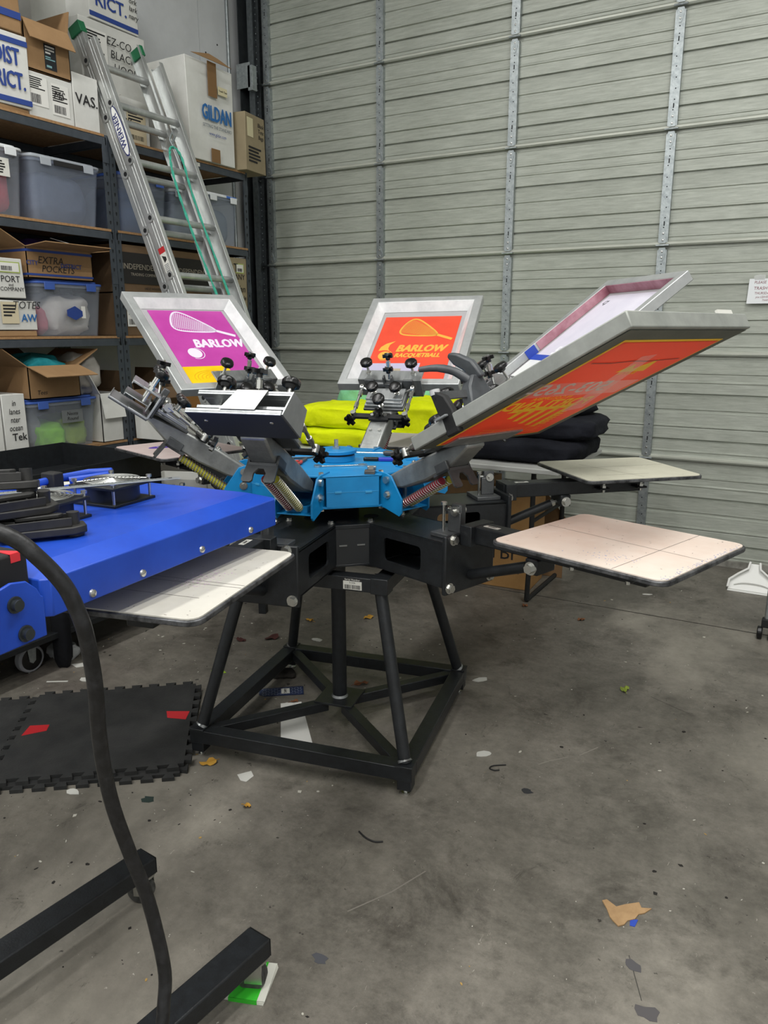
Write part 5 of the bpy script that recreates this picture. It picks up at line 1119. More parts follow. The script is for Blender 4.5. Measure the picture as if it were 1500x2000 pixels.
# ---------------------------------------------------------------- black tray cart at the left
tc_ = thing('tray_cart', 'black steel tray cart on casters in front of the shelving', 'cart', (-2.955, 1.72, 0))
tw, tl, tz = 0.335, 0.80, 0.82
MB().bb(-tw, tw, -tl, tl, tz - 0.115, tz - 0.11).build('tray_floor', m_black, tc_)
for (x0, x1, y0, y1) in ((-tw, -tw + 0.004, -tl, tl), (tw - 0.004, tw, -tl, tl)): MB().bb(x0, x1, y0, y1, tz - 0.115, tz).build('tray_wall', m_black, tc_, bevel=0.001)
for (x0, x1, y0, y1) in ((-tw, tw, -tl, -tl + 0.004), (-tw, tw, tl - 0.004, tl)): MB().bb(x0, x1, y0, y1, tz - 0.115, tz).build('tray_wall', m_black, tc_, bevel=0.001)
for sx in (-1, 1):
    for sy in (-1, 1):
        MB().bb(sx * (tw - 0.02) - 0.02, sx * (tw - 0.02) + 0.02, sy * (tl - 0.02) - 0.02, sy * (tl - 0.02) + 0.02, 0.135, tz - 0.116).build('cart_leg', m_black, tc_, bevel=0.002)
MB().bb(-tw, tw, -tl, tl, 0.135, 0.16).build('lower_shelf', m_black, tc_, bevel=0.002)
for cx, cy in ((tw - 0.06, tl - 0.06), (tw - 0.09, 0.10), (-tw + 0.06, tl - 0.06), (tw - 0.06, -tl + 0.06)):
    cs_ = MB().bb(cx - 0.025, cx + 0.025, cy - 0.025, cy + 0.025, 0.125, 0.135).prism([(-0.022, 0.128), (0.022, 0.128), (0.014, 0.05), (0, 0.04), (-0.014, 0.05)], -0.022, -0.019, frame((cx, cy, 0), (0, 1, 0), (0, 0, 1)) ).prism([(-0.022, 0.128), (0.022, 0.128), (0.014, 0.05), (0, 0.04), (-0.014, 0.05)], 0.019, 0.022, frame((cx, cy, 0), (0, 1, 0), (0, 0, 1))).build('caster_fork', m_galv, tc_)
    MB().cyl((cx - 0.017, cy, 0.058), (cx + 0.017, cy, 0.058), 0.058, n=30).build('caster_tyre', mat('grey_tyre', '#85868a', 0.5), cs_, bevel=0.006)
    MB().cyl((cx - 0.0175, cy, 0.058), (cx + 0.0175, cy, 0.058), 0.046, n=30).build('caster_hub', m_blackgloss, cs_)
dc = MB(); blob(dc, (0, 0, 0.13), (0.07, 0.05, 0.26), 14, 0.6, 0.012, 14, 41); o = dc.build('black_cloth', cloth('black_jersey', '#101114', '#17181c'), None, loc=(-2.63, 1.92, 0.0), rz=R(20)); tag(o, 'black cloth hanging down to the floor beside the cart caster', 'cloth')
wc = MB(); blob(wc, (0, 0, 0.025), (0.14, 0.10, 0.05), 12, 0.8, 0.02, 20, 42); o = wc.build('white_rag', cloth('white_rag', '#9a9c9c', '#b3b5b5'), None, loc=(-2.72, 1.99, 0.0)); tag(o, 'crumpled white rag on the floor behind the black cloth', 'rag')
wb = thing('open_carton', 'white open carton with a hand-drawn mark behind the dryer', 'box', (-2.70, 2.69, 0.50), R(20))
MB().bb(-0.16, 0.16, 0, 0.004, 0, 0.16).bb(-0.16, 0.16, 0.2, 0.204, 0, 0.16).bb(-0.16, -0.156, 0, 0.2, 0, 0.16).bb(0.156, 0.16, 0, 0.2, 0, 0.16).bb(-0.16, 0.16, 0, 0.2, 0, 0.004).build('box_body', m_wcard, wb)
MB().prism([(-0.16, 0.16), (-0.06, 0.16), (-0.07, 0.215), (-0.10, 0.235), (-0.14, 0.225), (-0.16, 0.19)], 0, 0.003, frame((0, -0.004, 0), (1, 0, 0), (0, -0.1, 1))).build('flap', m_wcard, wb)
text('J', 0.07, m_ink, wb, frame((-0.11, -0.027, 0.195), (1, 0, 0), (0, -0.1, 1)), shear=-0.3)
st_b = thing('conveyor_stand', 'low dark stand with a blue end panel behind the dryer', 'stand', (-2.62, 2.735, 0), R(20))
MB().bb(-0.30, 0.36, -0.05, 0.20, 0.44, 0.495).build('stand_top', m_black, st_b, bevel=0.003)
MB().bb(-0.02, 0.34, -0.07, -0.052, 0.43, 0.56).build('blue_panel', m_dryer, st_b, bevel=0.004)
for sx, sy in ((-0.27, -0.02), (0.33, -0.02), (-0.27, 0.17), (0.33, 0.17)): MB().bb(sx - 0.018, sx + 0.018, sy - 0.018, sy + 0.018, 0, 0.44).build('stand_leg', m_black, st_b)
# ---------------------------------------------------------------- things lying on the dryer hood
HZ = ztp + 0.0005
def on_hood(u, v, z=0.0): return Vector((-1.315, 1.03, 0)) + rotz(R(4.9)).to_3x3() @ Vector((u, v, HZ + z))
def ruler(label, p, q, w_, t=0.0015):
    p = Vector(p); q = Vector(q); d = q - p; L = d.length; r = D.objects.new('steel_ruler', None)
    M = frame(p, d, Vector((0, 0, 1)).cross(d)); r = thing('steel_ruler', label, 'ruler'); r.matrix_world = M
    MB().bb(0, L, -w_ / 2, w_ / 2, 0, t).build('blade', m_galv, r, bevel=0.0004)
    tk_ = MB(); x = 0.01
    i = 0
    while x < L - 0.01: tk_.bb(x, x + 0.0007, w_ / 2 - (0.009 if i % 5 == 0 else 0.005), w_ / 2, t, t + 0.0002); x += 0.008; i += 1
    tk_.build('graduations', m_ink, r); MB().cyl((L - 0.02, 0, t), (L - 0.02, 0, t + 0.0003), 0.004, n=12).build('hang_hole', m_slot, r); return r
pA = on_hood(-0.13, -0.31, 0.055); pB = on_hood(0.135, 0.155, 0.0555)
ruler('thin steel ruler resting across the two fans', on_hood(-0.19, -0.34, 0.056), on_hood(0.16, 0.13, 0.056), 0.022)
ruler('wide pale straightedge lying behind the blue conduit', on_hood(-0.262, -0.30, 0.002), on_hood(-0.235, 0.10, 0.002), 0.03, 0.003)
m_clipb = mat('clip_black_plastic', '#181818', 0.5, 0, '#2b2a28', 25)
def clip(label, loc, rz, tilt=0):
    r = thing('plastic_clamp', label, 'clamp'); r.matrix_world = tr(*loc) @ rotz(R(rz)) @ rotx(R(tilt))
    MB().prism([(-0.07, -0.02), (0.05, -0.03), (0.075, -0.018), (0.075, 0.018), (0.04, 0.03), (-0.07, 0.02)], 0.0, 0.014).build('clamp_body', m_clipb, r, bevel=0.002)
    MB().bb(-0.07, 0.05, -0.022, -0.018, 0.014, 0.030).bb(-0.07, 0.05, 0.018, 0.022, 0.014, 0.030).bb(-0.07, -0.066, -0.022, 0.022, 0.014, 0.030).bb(-0.012, -0.008, -0.02, 0.02, 0.014, 0.028).bb(0.02, 0.024, -0.02, 0.02, 0.014, 0.028).build('rib_frame', m_clipb, r, bevel=0.001)
    MB().cyl((0.055, 0, 0.014), (0.055, 0, 0.036), 0.011, n=14).cyl((0.055, 0, 0.0), (0.055, 0, -0.006), 0.018, n=14).build('clamp_screw', m_clipb, r)
    MB().prism([(-0.04, -0.008), (0.03, -0.008), (0.04, 0.0), (0.03, 0.008), (-0.04, 0.008)], 0.028, 0.036).build('lever', m_clipb, r, bevel=0.002)
    return r
clip('black plastic clamp lying nearest the hood edge on the dryer', on_hood(0.12, -0.20, 0.007), 60)
clip('black plastic clamp flat on the hood beside the cable', on_hood(0.05, -0.245, 0.007), 35)
clip('black plastic clamp stacked over the nearest ones on the dryer', on_hood(0.085, -0.225, 0.046), 75, 6)
clip('black plastic clamp topmost of the heap on the dryer', on_hood(0.03, -0.215, 0.083), 48, -8)
clip('black plastic clamp at the left of the heap on the dryer', on_hood(-0.03, -0.27, 0.007), 20)
# ---------------------------------------------------------------- tools on the blue hub
HT = 0.9425
def hubp(x, y, z=0.0): return Vector((x, y, HT + z))
wr = thing('wrench', 'chrome combination wrench lying across the blue hub', 'wrench'); wr.matrix_world = frame(hubp(-1.375, 1.985, 0.0), (0.16, 0.13, 0), (-0.13, 0.16, 0))
MB().bb(0.012, 0.135, -0.004, 0.004, 0.0, 0.004).build('shank', m_zinc, wr, bevel=0.001); MB().ring(ngon(0.012, 16), ngon(0.006, 16), 0, 0.006).build('ring_end', m_zinc, wr); MB().prism([(0.13, -0.006), (0.145, -0.012), (0.16, -0.009), (0.15, -0.004), (0.15, 0.004), (0.16, 0.009), (0.145, 0.012), (0.13, 0.006)], 0, 0.005).build('open_end', m_zinc, wr)
sc2 = thing('glass_scraper', 'small grey scraper standing near the front edge of the blue hub', 'scraper'); sc2.matrix_world = frame(hubp(-1.165, 1.955), (-0.45, 0.9, 0), (-0.9, -0.45, 0))
MB().bb(0.0, 0.03, -0.016, 0.016, 0.0, 0.010).build('blade_holder', m_castdark, sc2, bevel=0.001); MB().bb(0.03, 0.085, -0.008, 0.008, 0.001, 0.010).build('handle', m_cast, sc2, bevel=0.002); MB().bb(0.085, 0.10, -0.014, 0.014, 0.001, 0.010).build('handle_end', m_cast, sc2, bevel=0.002)
kn_ = thing('utility_knife', 'blue and black utility knife on the blue hub', 'knife'); kn_.matrix_world = frame(hubp(-1.31, 2.16), (0.9, 0.40, 0), (-0.40, 0.9, 0))
MB().bb(0, 0.05, -0.010, 0.010, 0, 0.012).build('grip', m_blackgloss, kn_, bevel=0.003); MB().bb(0.05, 0.11, -0.010, 0.010, 0, 0.012).build('slider_body', mat('knife_blue', '#2a35a8', 0.4), kn_, bevel=0.003)
sd = thing('screwdriver', 'dark-handled screwdriver at the back of the blue hub', 'screwdriver'); sd.matrix_world = frame(hubp(-1.40, 2.24, 0.010), (0.9, 0.35, 0), (-0.35, 0.9, 0))
MB().cyl((0, 0, 0), (0.11, 0, 0), 0.0032, n=8).build('blade', m_zinc, sd); MB().lathe([(0.006, 0.105), (0.010, 0.115), (0.0085, 0.135), (0.0125, 0.16), (0.012, 0.20), (0.006, 0.21)], 14, roty(R(90)) @ rotz(0)).build('handle', mat('driver_handle', '#3c3f41', 0.5), sd)
pl_ = thing('pliers', 'small pliers with red grips on the left of the blue hub', 'pliers'); pl_.matrix_world = frame(hubp(-1.47, 2.02), (-0.2, 0.9, 0), (-0.9, -0.2, 0))
MB().prism([(0.0, -0.012), (0.02, -0.010), (0.06, -0.003), (0.06, 0.003), (0.02, 0.010), (0.0, 0.012)], 0, 0.008).build('jaws', m_castdark, pl_, bevel=0.001)
for s_ in (-1, 1): MB().tube([(0.0, s_ * 0.006, 0.005), (-0.03, s_ * 0.018, 0.006), (-0.07, s_ * 0.012, 0.006)], 0.005, 8).build('grip', mat('red_grip', '#b5403a', 0.5), pl_)
ak = thing('hex_key', 'bent black hex key on the left of the blue hub', 'hex key'); ak.matrix_world = tr(*hubp(-1.55, 2.05, 0.004)); MB().tube([(0, 0, 0), (0.06, 0.05, 0), (0.07, 0.062, 0.002), (0.062, 0.08, 0.002)], 0.0035, 6).build('key', m_pin, ak)
ma = thing('marker_pen', 'white marker pen lying at the back left of the blue hub', 'marker'); ma.matrix_world = frame(hubp(-1.60, 2.14, 0.008), (0.9, 0.45, 0), (-0.45, 0.9, 0)); MB().cyl((0, 0, 0), (0.075, 0, 0), 0.0075, n=12).build('barrel', m_white, ma); MB().cyl((0.075, 0, 0), (0.105, 0, 0), 0.0082, n=12).build('cap', mat('cap_yellow', '#d6d52c', 0.4), ma)
# ---------------------------------------------------------------- bar clamp gripping the big screen
bcl = thing('bar_clamp', 'dark grey quick-release bar clamp gripping the near edge of the big orange screen', 'clamp'); bcl.matrix_world = s4.matrix_world @ tr(0.125, -0.2575, 0.0)
m_cg = mat('clamp_grey', '#3a3d40', 0.45, 0, '#4a4e51', 20); m_cpad = mat('clamp_pad', '#7c7f80', 0.6)
MB().prism([(-0.022, -0.012), (0.022, -0.012), (0.022, 0.044), (0.010, 0.085), (-0.020, 0.112), (-0.032, 0.105), (-0.028, 0.05), (-0.022, 0.04)], -0.020, 0.0, frame((0.02, 0, 0), (1, 0, 0), (0, 0, 1))).build('fixed_jaw', m_blackmatte, bcl, bevel=0.004)
MB().cyl((-0.003, 0.010, 0.100), (-0.001, 0.010, 0.1135), 0.013, n=20).build('jaw_badge', mat('badge_grey', '#b9b9b9', 0.4), bcl)
MB().bb(-0.012, 0.026, -0.012, 0.0, 0.034, 0.040).build('jaw_pad', m_cpad, bcl, bevel=0.002)
MB().bb(0.0, 0.008, 0.0, 0.20, 0.085, 0.105).build('clamp_bar', m_castdark, bcl)
MB().prism([(0.10, 0.05), (0.19, 0.05), (0.19, 0.10), (0.175, 0.138), (0.14, 0.142), (0.115, 0.11)], -0.018, 0.018, frame((0.004, 0, 0), (0, 1, 0), (0, 0, 1))).build('clamp_housing', m_cg, bcl, bevel=0.005)
MB().tube(smooth([(0.004, 0.14, 0.13), (-0.015, 0.12, 0.165), (-0.045, 0.095, 0.19), (-0.085, 0.07, 0.205)], 3), 0.010, 12, rs=[0.012, 0.012, 0.012, 0.011, 0.011, 0.011, 0.010, 0.009, 0.008, 0.007]).build('trigger_handle', m_cg, bcl)
MB().prism([(0.03, 0.0), (0.015, 0.05), (-0.02, 0.085), (-0.045, 0.10), (-0.055, 0.092), (-0.045, 0.065), (-0.02, 0.035), (-0.015, 0.0)], -0.010, 0.010, frame((0.006, 0.165, 0.13), (1, 0, 0), (0, -0.1, 1))).build('main_handle', m_cg, bcl, bevel=0.005)
# ---------------------------------------------------------------- floor: mats, tape, litter
m_mat = mat('black_foam_mat', '#1c1d1d', 0.85, 0, '#2d2d2c', 9, bump=0.15, bscale=160)
def puzzle(cx, cy, rz, side, z0, th, label, n=9):
    def edge(p, q, out):
        p = Vector(p); q = Vector(q); d = (q - p); L = d.length; d.normalize(); nn = Vector((d.y, -d.x)); pts = []; u = L / (2 * n)
        for i in range(n):
            a = i * 2 * u
            pts += [p + d * a, p + d * (a + u * 0.62), p + d * (a + u * 0.40) + nn * out, p + d * (a + u * 1.60) + nn * out, p + d * (a + u * 1.38)]
        return pts
    h = side / 2; c = [(-h, -h), (h, -h), (h, h), (-h, h)]; P = []
    for i in range(4): P += edge(c[i], c[(i + 1) % 4], 0.022)
    r = MB().prism([(p.x, p.y) for p in P], 0, th).build('foam_mat', m_mat, None, loc=(cx, cy, z0), rz=R(rz)); return tag(r, label, 'mat')
puzzle(-2.045, 1.63, 39.4, 0.575, 0.0125, 0.012, 'black interlocking foam mat beside the press stand, upper layer')
puzzle(-2.03, 1.605, 38.0, 0.575, 0.0, 0.012, 'black interlocking foam mat peeking out underneath the other by the press')
puzzle(-2.515, 1.245, 39.4, 0.58, 0.0, 0.012, 'black interlocking foam mat at the left edge of the photo')
def flatbit(name, label, cat, pts, m, z=0.0, th=0.0012, parent=None):
    cx = sum(p[0] for p in pts) / len(pts); cy = sum(p[1] for p in pts) / len(pts)
    o = MB().prism([(p[0] - cx, p[1] - cy) for p in pts], 0, th).build(name, m, parent, loc=(cx, cy, z)); return tag(o, label, cat) if label else o
flatbit('floor_tape', 'red tape strip on the foam mat beside the press foot', 'tape', [(-1.939, 1.813), (-1.866, 1.854), (-1.836, 1.803), (-1.901, 1.779)][::-1], m_redtape, 0.0248, 0.0006)
flatbit('floor_tape', 'red tape strip joining the two foam mats at the left', 'tape', [(-2.275, 1.501), (-2.222, 1.539), (-2.195, 1.507), (-2.24, 1.442)][::-1], m_redtape, 0.0248, 0.0006)
flatbit('paper_sheet', 'white paper sheets lying under the press stand', 'paper', [(-1.644, 2.10), (-1.585, 2.15), (-1.36, 1.906), (-1.473, 1.875)][::-1], m_paper, 0.0005, 0.002)
m_nv = mat('navy_plate', '#1d2740', 0.45, 0, '#26345a', 20)
sk_ = thing('printed_tag', 'dark blue diamond-plate patterned tag on the floor under the press', 'tag', (-1.70, 2.178, 0.0006), R(38))
MB().prism([(-0.065, -0.028), (-0.085, -0.012), (-0.085, 0.018), (-0.068, 0.034), (0.085, 0.036), (0.085, -0.032)], 0, 0.003).build('tag_body', m_nv, sk_)
dm = MB()
for i in range(14):
    for j in range(5):
        a = R(35 if (i + j) % 2 else -35); dm.box((0, 0, 0.0032), (0.009, 0.0022, 0.0006), tr(-0.07 + i * 0.0112, -0.022 + j * 0.0115, 0) @ rotz(a))
tag(dm.build('diamond_ridges', mat('plate_ridge', '#7f8798', 0.4), sk_), kind='stuff')
MB().bb(0.0, 0.032, -0.02, 0.022, 0.0036, 0.0042).build('tag_patch', m_sticker, sk_); text('TAPO', 0.014, m_ink, sk_, tr(0.016, 0.001, 0.0045) @ rotz(R(90)), bold=0.02)
def leaf(label, x, y, s, m, seed):
    rnd = random.Random(seed); b_ = MB(); n = 14; a0 = rnd.random() * 6
    P = [(s * (0.55 + 0.45 * abs(math.sin(i * math.pi * 2.5 / n + a0)) + rnd.uniform(-0.1, 0.1)) * math.cos(2 * math.pi * i / n), s * 0.7 * (0.55 + 0.45 * abs(math.sin(i * math.pi * 2.5 / n + a0))) * math.sin(2 * math.pi * i / n)) for i in range(n)]
    vs = [(0, 0, 0.006)] + [(px, py, rnd.uniform(0.001, 0.012)) for px, py in P] + [(px, py, rnd.uniform(0.0002, 0.0008)) for px, py in P]
    b_.add(vs, [(0, 1 + i, 1 + (i + 1) % n) for i in range(n)])
    b_.tube([(0, 0, 0.006), (s * 0.9, s * 0.3, 0.004), (s * 1.3, s * 0.5, 0.002)], 0.0009, 5)
    o = b_.build('dry_leaf', m, None, loc=(x, y, 0.0003), rz=a0); return tag(o, label, 'leaf')
m_ly = mat('yellow_leaf', '#b5862c', 0.8, 0, '#c99a3c', 30); m_lb = mat('brown_leaf', '#6b4023', 0.8, 0, '#7f5230', 30); m_lr = mat('dark_red_leaf', '#3a1715', 0.8, 0, '#4a2320', 30); m_lg = mat('green_leaf', '#8a9a34', 0.7, 0, '#5d6a24', 30)
leaf('crumpled yellow leaf at the front left foot of the press', -1.60, 1.655, 0.03, m_ly, 1)
leaf('yellow maple leaf left of the press column on the floor', -2.041, 2.854, 0.028, m_ly, 2)
leaf('yellow maple leaf right of the press column on the floor', -1.811, 3.024, 0.03, m_ly, 3)
leaf('dark red maple leaf beyond the front left press leg', -2.061, 2.588, 0.04, m_lr, 4)
leaf('brown leaf under the press beside the column', -1.47, 2.392, 0.03, m_lb, 5)
leaf('green and yellow leaf alone on the open floor', -0.549, 2.855, 0.026, m_lg, 6)
leaf('small orange leaf on the floor near the TBF carton', -1.206, 3.559, 0.022, m_lb, 7)
leaf('small orange leaf on the floor below the front right pallet', -0.904, 3.51, 0.024, m_lb, 8)
leaf('tiny yellow leaf on the floor in front of the press', -1.34, 1.537, 0.016, m_ly, 9)
leaf('brown leaf beside the dark blue patterned tag', -1.607, 2.135, 0.016, m_lb, 10)
leaf('dark leaf behind the back left leg of the press', -2.17, 2.50, 0.03, m_lr, 11)
ch = MB(); blob(ch, (0, 0, 0.012), (0.10, 0.07, 0.024), 10, 0.9, 0.012, 25, 60); tag(ch.build('dark_rag', cloth('dirty_rag', '#2d2a27', '#3d3935'), None, loc=(-1.779, 2.30, 0), rz=0.6), 'crumpled dirty brown rag under the press near its back left leg', 'rag')
def scrap(label, x, y, s, m, seed, asp=0.6, rz=0.0):
    rnd = random.Random(seed); n = 9
    P = [(x + s * rnd.uniform(0.7, 1.1) * math.cos(2 * math.pi * i / n) * math.cos(rz) - s * asp * rnd.uniform(0.7, 1.1) * math.sin(2 * math.pi * i / n) * math.sin(rz), y + s * rnd.uniform(0.7, 1.1) * math.cos(2 * math.pi * i / n) * math.sin(rz) + s * asp * rnd.uniform(0.7, 1.1) * math.sin(2 * math.pi * i / n) * math.cos(rz)) for i in range(n)]
    return flatbit('paper_scrap', label, 'paper scrap', P, m, 0.0005, 0.002)
m_scrap = mat('torn_paper', '#c2c1ba', 0.8)
flatbit('paper_scrap', 'white label scrap in front of the press base beam', 'paper scrap', [(-1.475, 1.652), (-1.45, 1.69), (-1.425, 1.672), (-1.425, 1.635), (-1.445, 1.632)][::-1], m_scrap, 0.0005)
scrap('torn white paper scrap on the open floor right of the press', -0.847, 2.151, 0.033, m_scrap, 71, 0.6, 0.7)
scrap('torn white paper scrap beside the right rear foot of the press', -1.073, 2.66, 0.035, m_scrap, 72, 0.5, 0.9)
scrap('white plastic scrap on the floor behind the press column', -1.872, 2.674, 0.028, m_scrap, 73, 0.7)
scrap('small white paper scrap behind the foam mat edge', -1.848, 1.333, 0.026, m_scrap, 74, 0.6)
flatbit('paper_scrap', 'white paper rectangle on the floor beside the black cloth', 'paper scrap', [(-2.62, 1.945), (-2.575, 1.995), (-2.535, 1.985), (-2.575, 1.935)][::-1], m_scrap, 0.0005)
scrap('curled white paper behind the power cable', -2.452, 1.874, 0.026, m_scrap, 75, 0.7)
flatbit('paper_scrap', 'thin white paper strip lying beyond the foam mat', 'paper scrap', [(-2.57, 1.79), (-2.50, 1.835), (-2.495, 1.828), (-2.565, 1.783)][::-1], m_scrap, 0.0005)
scrap('pale paper scrap near the door below the front right pallet', -0.70, 4.05, 0.03, m_scrap, 76, 0.3, 0.4)
cp_ = [(-0.335, 1.668), (-0.326, 1.677), (-0.300, 1.664), (-0.282, 1.683), (-0.255, 1.706), (-0.246, 1.690), (-0.224, 1.700), (-0.236, 1.676), (-0.248, 1.664), (-0.252, 1.645), (-0.266, 1.631), (-0.27, 1.615), (-0.281, 1.603), (-0.296, 1.614), (-0.305, 1.622), (-0.318, 1.645)]
flatbit('cardboard_scrap', 'torn piece of brown cardboard on the open floor', 'cardboard', cp_[::-1], mat('torn_kraft', '#9b7c57', 0.85, 0, '#ab8b64', 30), 0.0006, 0.003)
flatbit('tape_scrap', 'blue tape scrap beside the torn brown cardboard', 'tape', [(-0.262, 1.641), (-0.245, 1.648), (-0.247, 1.622), (-0.258, 1.62)][::-1], m_bluetape, 0.0004)
flatbit('tape_scrap', 'blue tape scrap below the dryer floor leg', 'tape', [(-1.425, 0.925), (-1.405, 0.93), (-1.41, 0.885), (-1.43, 0.885)][::-1], m_bluetape, 0.0004)
flatbit('tape_scrap', 'lime tape scrap on the floor under the front pallet', 'tape', [(-2.07, 2.19), (-2.03, 2.22), (-2.0, 2.205), (-2.04, 2.175)][::-1], mat('lime_tape', '#9bbf2e', 0.6), 0.0004)
for i, (x_, y_, r_, col_, lab) in enumerate(((-0.836, 1.178, 0.02, '#4a4b50', 'grey paint blotch near the dryer caster pad'), (-0.227, 1.505, 0.022, '#4b494b', 'grey paint chip patch below the torn cardboard'), (-0.172, 1.394, 0.03, '#4d4a4b', 'larger grey paint patch at the bottom right'), (-1.62, 1.42, 0.025, '#22332e', 'dark green ink blot in front of the foam mat'), (-0.651, 2.022, 0.02, '#2b2c2f', 'dark tape print mark on the open floor'))):
    rnd = random.Random(80 + i); P = [(x_ + r_ * rnd.uniform(0.5, 1.2) * math.cos(2 * math.pi * k / 10), y_ + r_ * rnd.uniform(0.4, 0.9) * math.sin(2 * math.pi * k / 10)) for k in range(10)]
    flatbit('paint_patch', lab, 'paint patch', P, mat('patch_%d' % i, col_, 0.7), 0.0002, 0.0004)
w1 = MB().tube(smooth([(-0.05, 0, 0.003), (-0.02, -0.015, 0.004), (0.01, -0.018, 0.004), (0.03, -0.005, 0.003)], 5), 0.0022, 6).build('wire_scrap', m_blackmatte, None, loc=(-0.943, 1.60, 0.0)); tag(w1, 'short bent black wire in front of the press', 'wire')
w2 = MB().tube(smooth([(0.03, 0.02, 0.003), (-0.01, 0.015, 0.003), (-0.025, 0.0, 0.003), (-0.012, -0.012, 0.003), (0.005, -0.010, 0.003)], 5), 0.002, 6).build('wire_scrap', m_blackmatte, None, loc=(-0.775, 2.09, 0.0), rz=0.5); tag(w2, 'hook-shaped black wire on the open floor', 'wire')
# caster pad
pd = thing('caster_pad', 'square white pad with green tape under the dryer caster', 'pad', (-0.930, 1.050, 0), R(20))
for i in range(3): MB().bb(-0.047, 0.047, -0.05, 0.05, i * 0.003, i * 0.003 + 0.0026, rotz(R(i * 1.5 - 1))).build('pad_sheet', mat('pad_card', '#cfcfc4', 0.8), pd)
MB().bb(-0.03, 0.032, -0.0512, -0.012, 0.009, 0.0096).bb(-0.03, 0.032, -0.0516, -0.0506, 0.0, 0.0096).build('green_tape', m_green, pd); MB().bb(-0.008, 0.026, 0.018, 0.0512, 0.009, 0.0096).build('green_tape', m_green, pd)
# dustpan and garment rack at the right edge
dp = thing('dustpan', 'white plastic dustpan leaning by the roller door', 'dustpan', (-0.225, 4.34, 0), R(0))
P = [(-0.118, 0.0), (0.118, 0.0), (0.115, 0.05), (0.075, 0.085), (0.03, 0.12), (0.022, 0.16), (-0.022, 0.16), (-0.03, 0.12), (-0.075, 0.085), (-0.115, 0.05)]
MB().prism(P, 0, 0.004, frame((0, 0.02, 0.004), (1, 0, 0), (0, 0.62, 0.78))).build('pan', m_white, dp, bevel=0.001)
MB().bb(-0.118, 0.118, -0.005, 0.05, 0.0, 0.004).build('lip', m_white, dp, bevel=0.001)
MB().tube([(-0.118, 0.0, 0.02), (-0.115, 0.03, 0.055), (-0.075, 0.055, 0.085), (-0.03, 0.075, 0.115), (-0.024, 0.10, 0.145)], 0.006, 8).build('rim', m_white, dp); MB().tube([(0.118, 0.0, 0.02), (0.115, 0.03, 0.055), (0.075, 0.055, 0.085), (0.03, 0.075, 0.115), (0.024, 0.10, 0.145)], 0.006, 8).build('rim', m_white, dp)
MB().tube(smooth([(-0.09, 0.03, 0.03), (-0.04, 0.034, 0.045), (0.04, 0.034, 0.045), (0.09, 0.03, 0.03)], 4), 0.004, 6).build('ridge', m_white, dp)
gr = thing('garment_rack', 'grey tubular rack foot with black caster at the right edge', 'rack', (-0.115, 3.70, 0))
MB().cyl((0.0, 0, 0.09), (0, 0, 0.26), 0.011, n=12).tube([(0, 0, 0.25), (0.10, 0.02, 0.32), (0.5, 0.05, 0.36), (0.80, 0.03, 0.32), (0.90, 0.0, 0.25), (0.90, 0, 0.09)], 0.011, 10).build('rack_tube', m_galv, gr)
MB().cyl((0.5, 0.05, 0.36), (0.5, 0.05, 1.5), 0.012, n=12).build('rack_upright', m_galv, gr)
MB().bb(0.88, 0.92, -0.02, 0.02, 0.055, 0.095).build('caster_housing', m_blackmatte, gr, bevel=0.004)
for s_ in (-1, 1): MB().cyl((0.9 + s_ * 0.012, -0.01, 0.030), (0.9 + s_ * 0.034, -0.01, 0.030), 0.030, n=22).build('caster_wheel', m_blackgloss, gr, bevel=0.004)
MB().bb(-0.02, 0.02, -0.02, 0.02, 0.055, 0.095).build('caster_housing', m_blackmatte, gr, bevel=0.004)
for s_ in (-1, 1): MB().cyl((s_ * 0.012, -0.01, 0.030), (s_ * 0.034, -0.01, 0.030), 0.030, n=22).build('caster_wheel', m_blackgloss, gr, bevel=0.004)
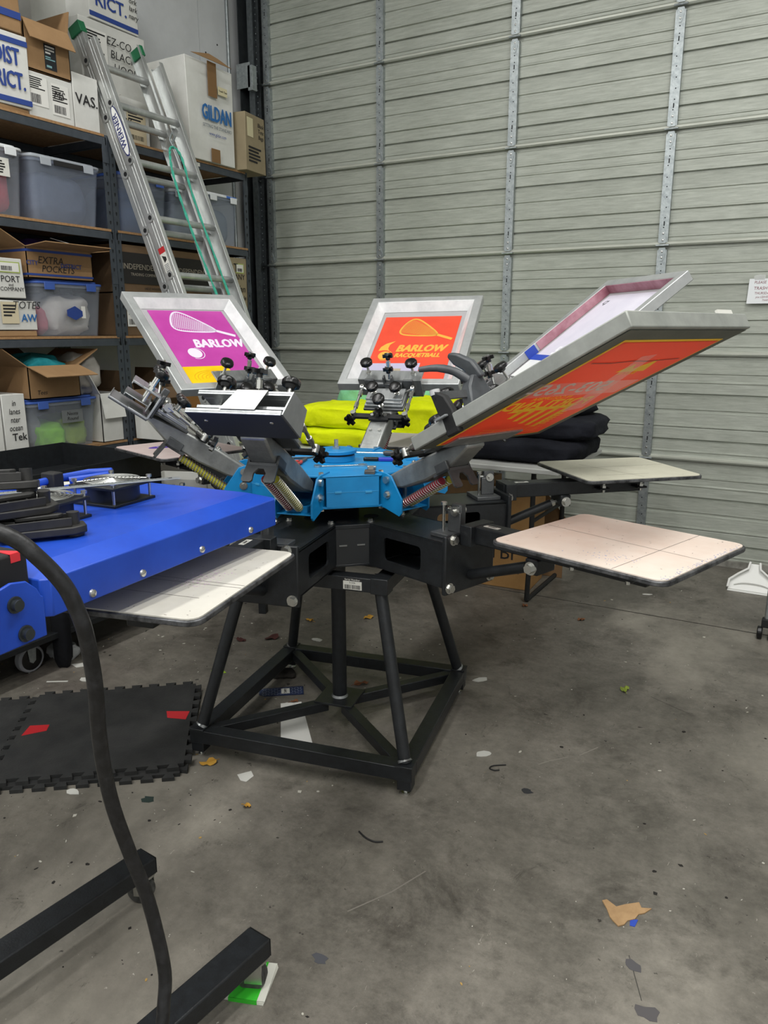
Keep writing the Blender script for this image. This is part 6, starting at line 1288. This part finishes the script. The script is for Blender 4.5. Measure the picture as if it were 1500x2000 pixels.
# scratches in the concrete
fl_ = D.objects['floor']
def scratch(pts, w_, col='#9a958a'):
    b_ = MB(); ribbon(b_, pts, w_, 0.0003); b_.build('floor_scratch', mat('scratch_' + col, col, 0.7), fl_)
scratch([(-0.86, 1.33), (-0.80, 1.44), (-0.76, 1.55)], 0.0035, '#7d786f'); scratch([(-0.67, 2.18), (-0.645, 2.22), (-0.60, 2.27)], 0.003, '#8b867c'); scratch([(-0.57, 2.30), (-0.53, 2.38)], 0.0035, '#8b867c')
scratch([(-0.19, 1.42), (-0.24, 1.53)], 0.002, '#3a3733'); scratch([(-0.45, 2.85), (-0.35, 2.80), (-0.30, 2.78)], 0.002, '#3a3733')
# fine litter nobody could count
rnd = random.Random(99)
def litter(name, label, n, m, smin, smax, dens):
    b_ = MB(); c = 0
    while c < n:
        x_, y_ = rnd.uniform(-2.9, 0.4), rnd.uniform(0.5, 4.4)
        d_ = 0.25 + 0.9 * max(0, nz((x_, y_, 0), 0.9, 3)) + (0.7 if (x_ < -1.2 and y_ < 3) else 0)
        if rnd.random() > d_ * dens: continue
        s_ = smin * (smax / smin) ** (rnd.random() ** 2.2); k_ = rnd.choice((4, 5, 6)); a = rnd.random() * 6; asp = rnd.uniform(0.25, 1)
        b_.prism([(x_ + s_ * (math.cos(t) * math.cos(a) - asp * math.sin(t) * math.sin(a)), y_ + s_ * (math.cos(t) * math.sin(a) + asp * math.sin(t) * math.cos(a))) for t in [2 * math.pi * i / k_ + rnd.uniform(-0.25, 0.25) for i in range(k_)]], 0.0002, 0.0012); c += 1
    return tag(b_.build(name, m), label, 'litter', kind='stuff')
litter('paper_lint', 'white lint and paper flecks scattered over the concrete floor', 520, mat('lint_white', '#b9b6aa', 0.85), 0.0012, 0.009, 0.8)
litter('dark_grit', 'dark grit and dirt specks scattered over the concrete floor', 380, mat('grit_dark', '#1d1a17', 0.9), 0.0012, 0.008, 0.8)
litter('tan_flecks', 'tan and yellow flecks scattered over the concrete floor', 60, mat('fleck_tan', '#a98a4f', 0.85), 0.0015, 0.007, 0.8)
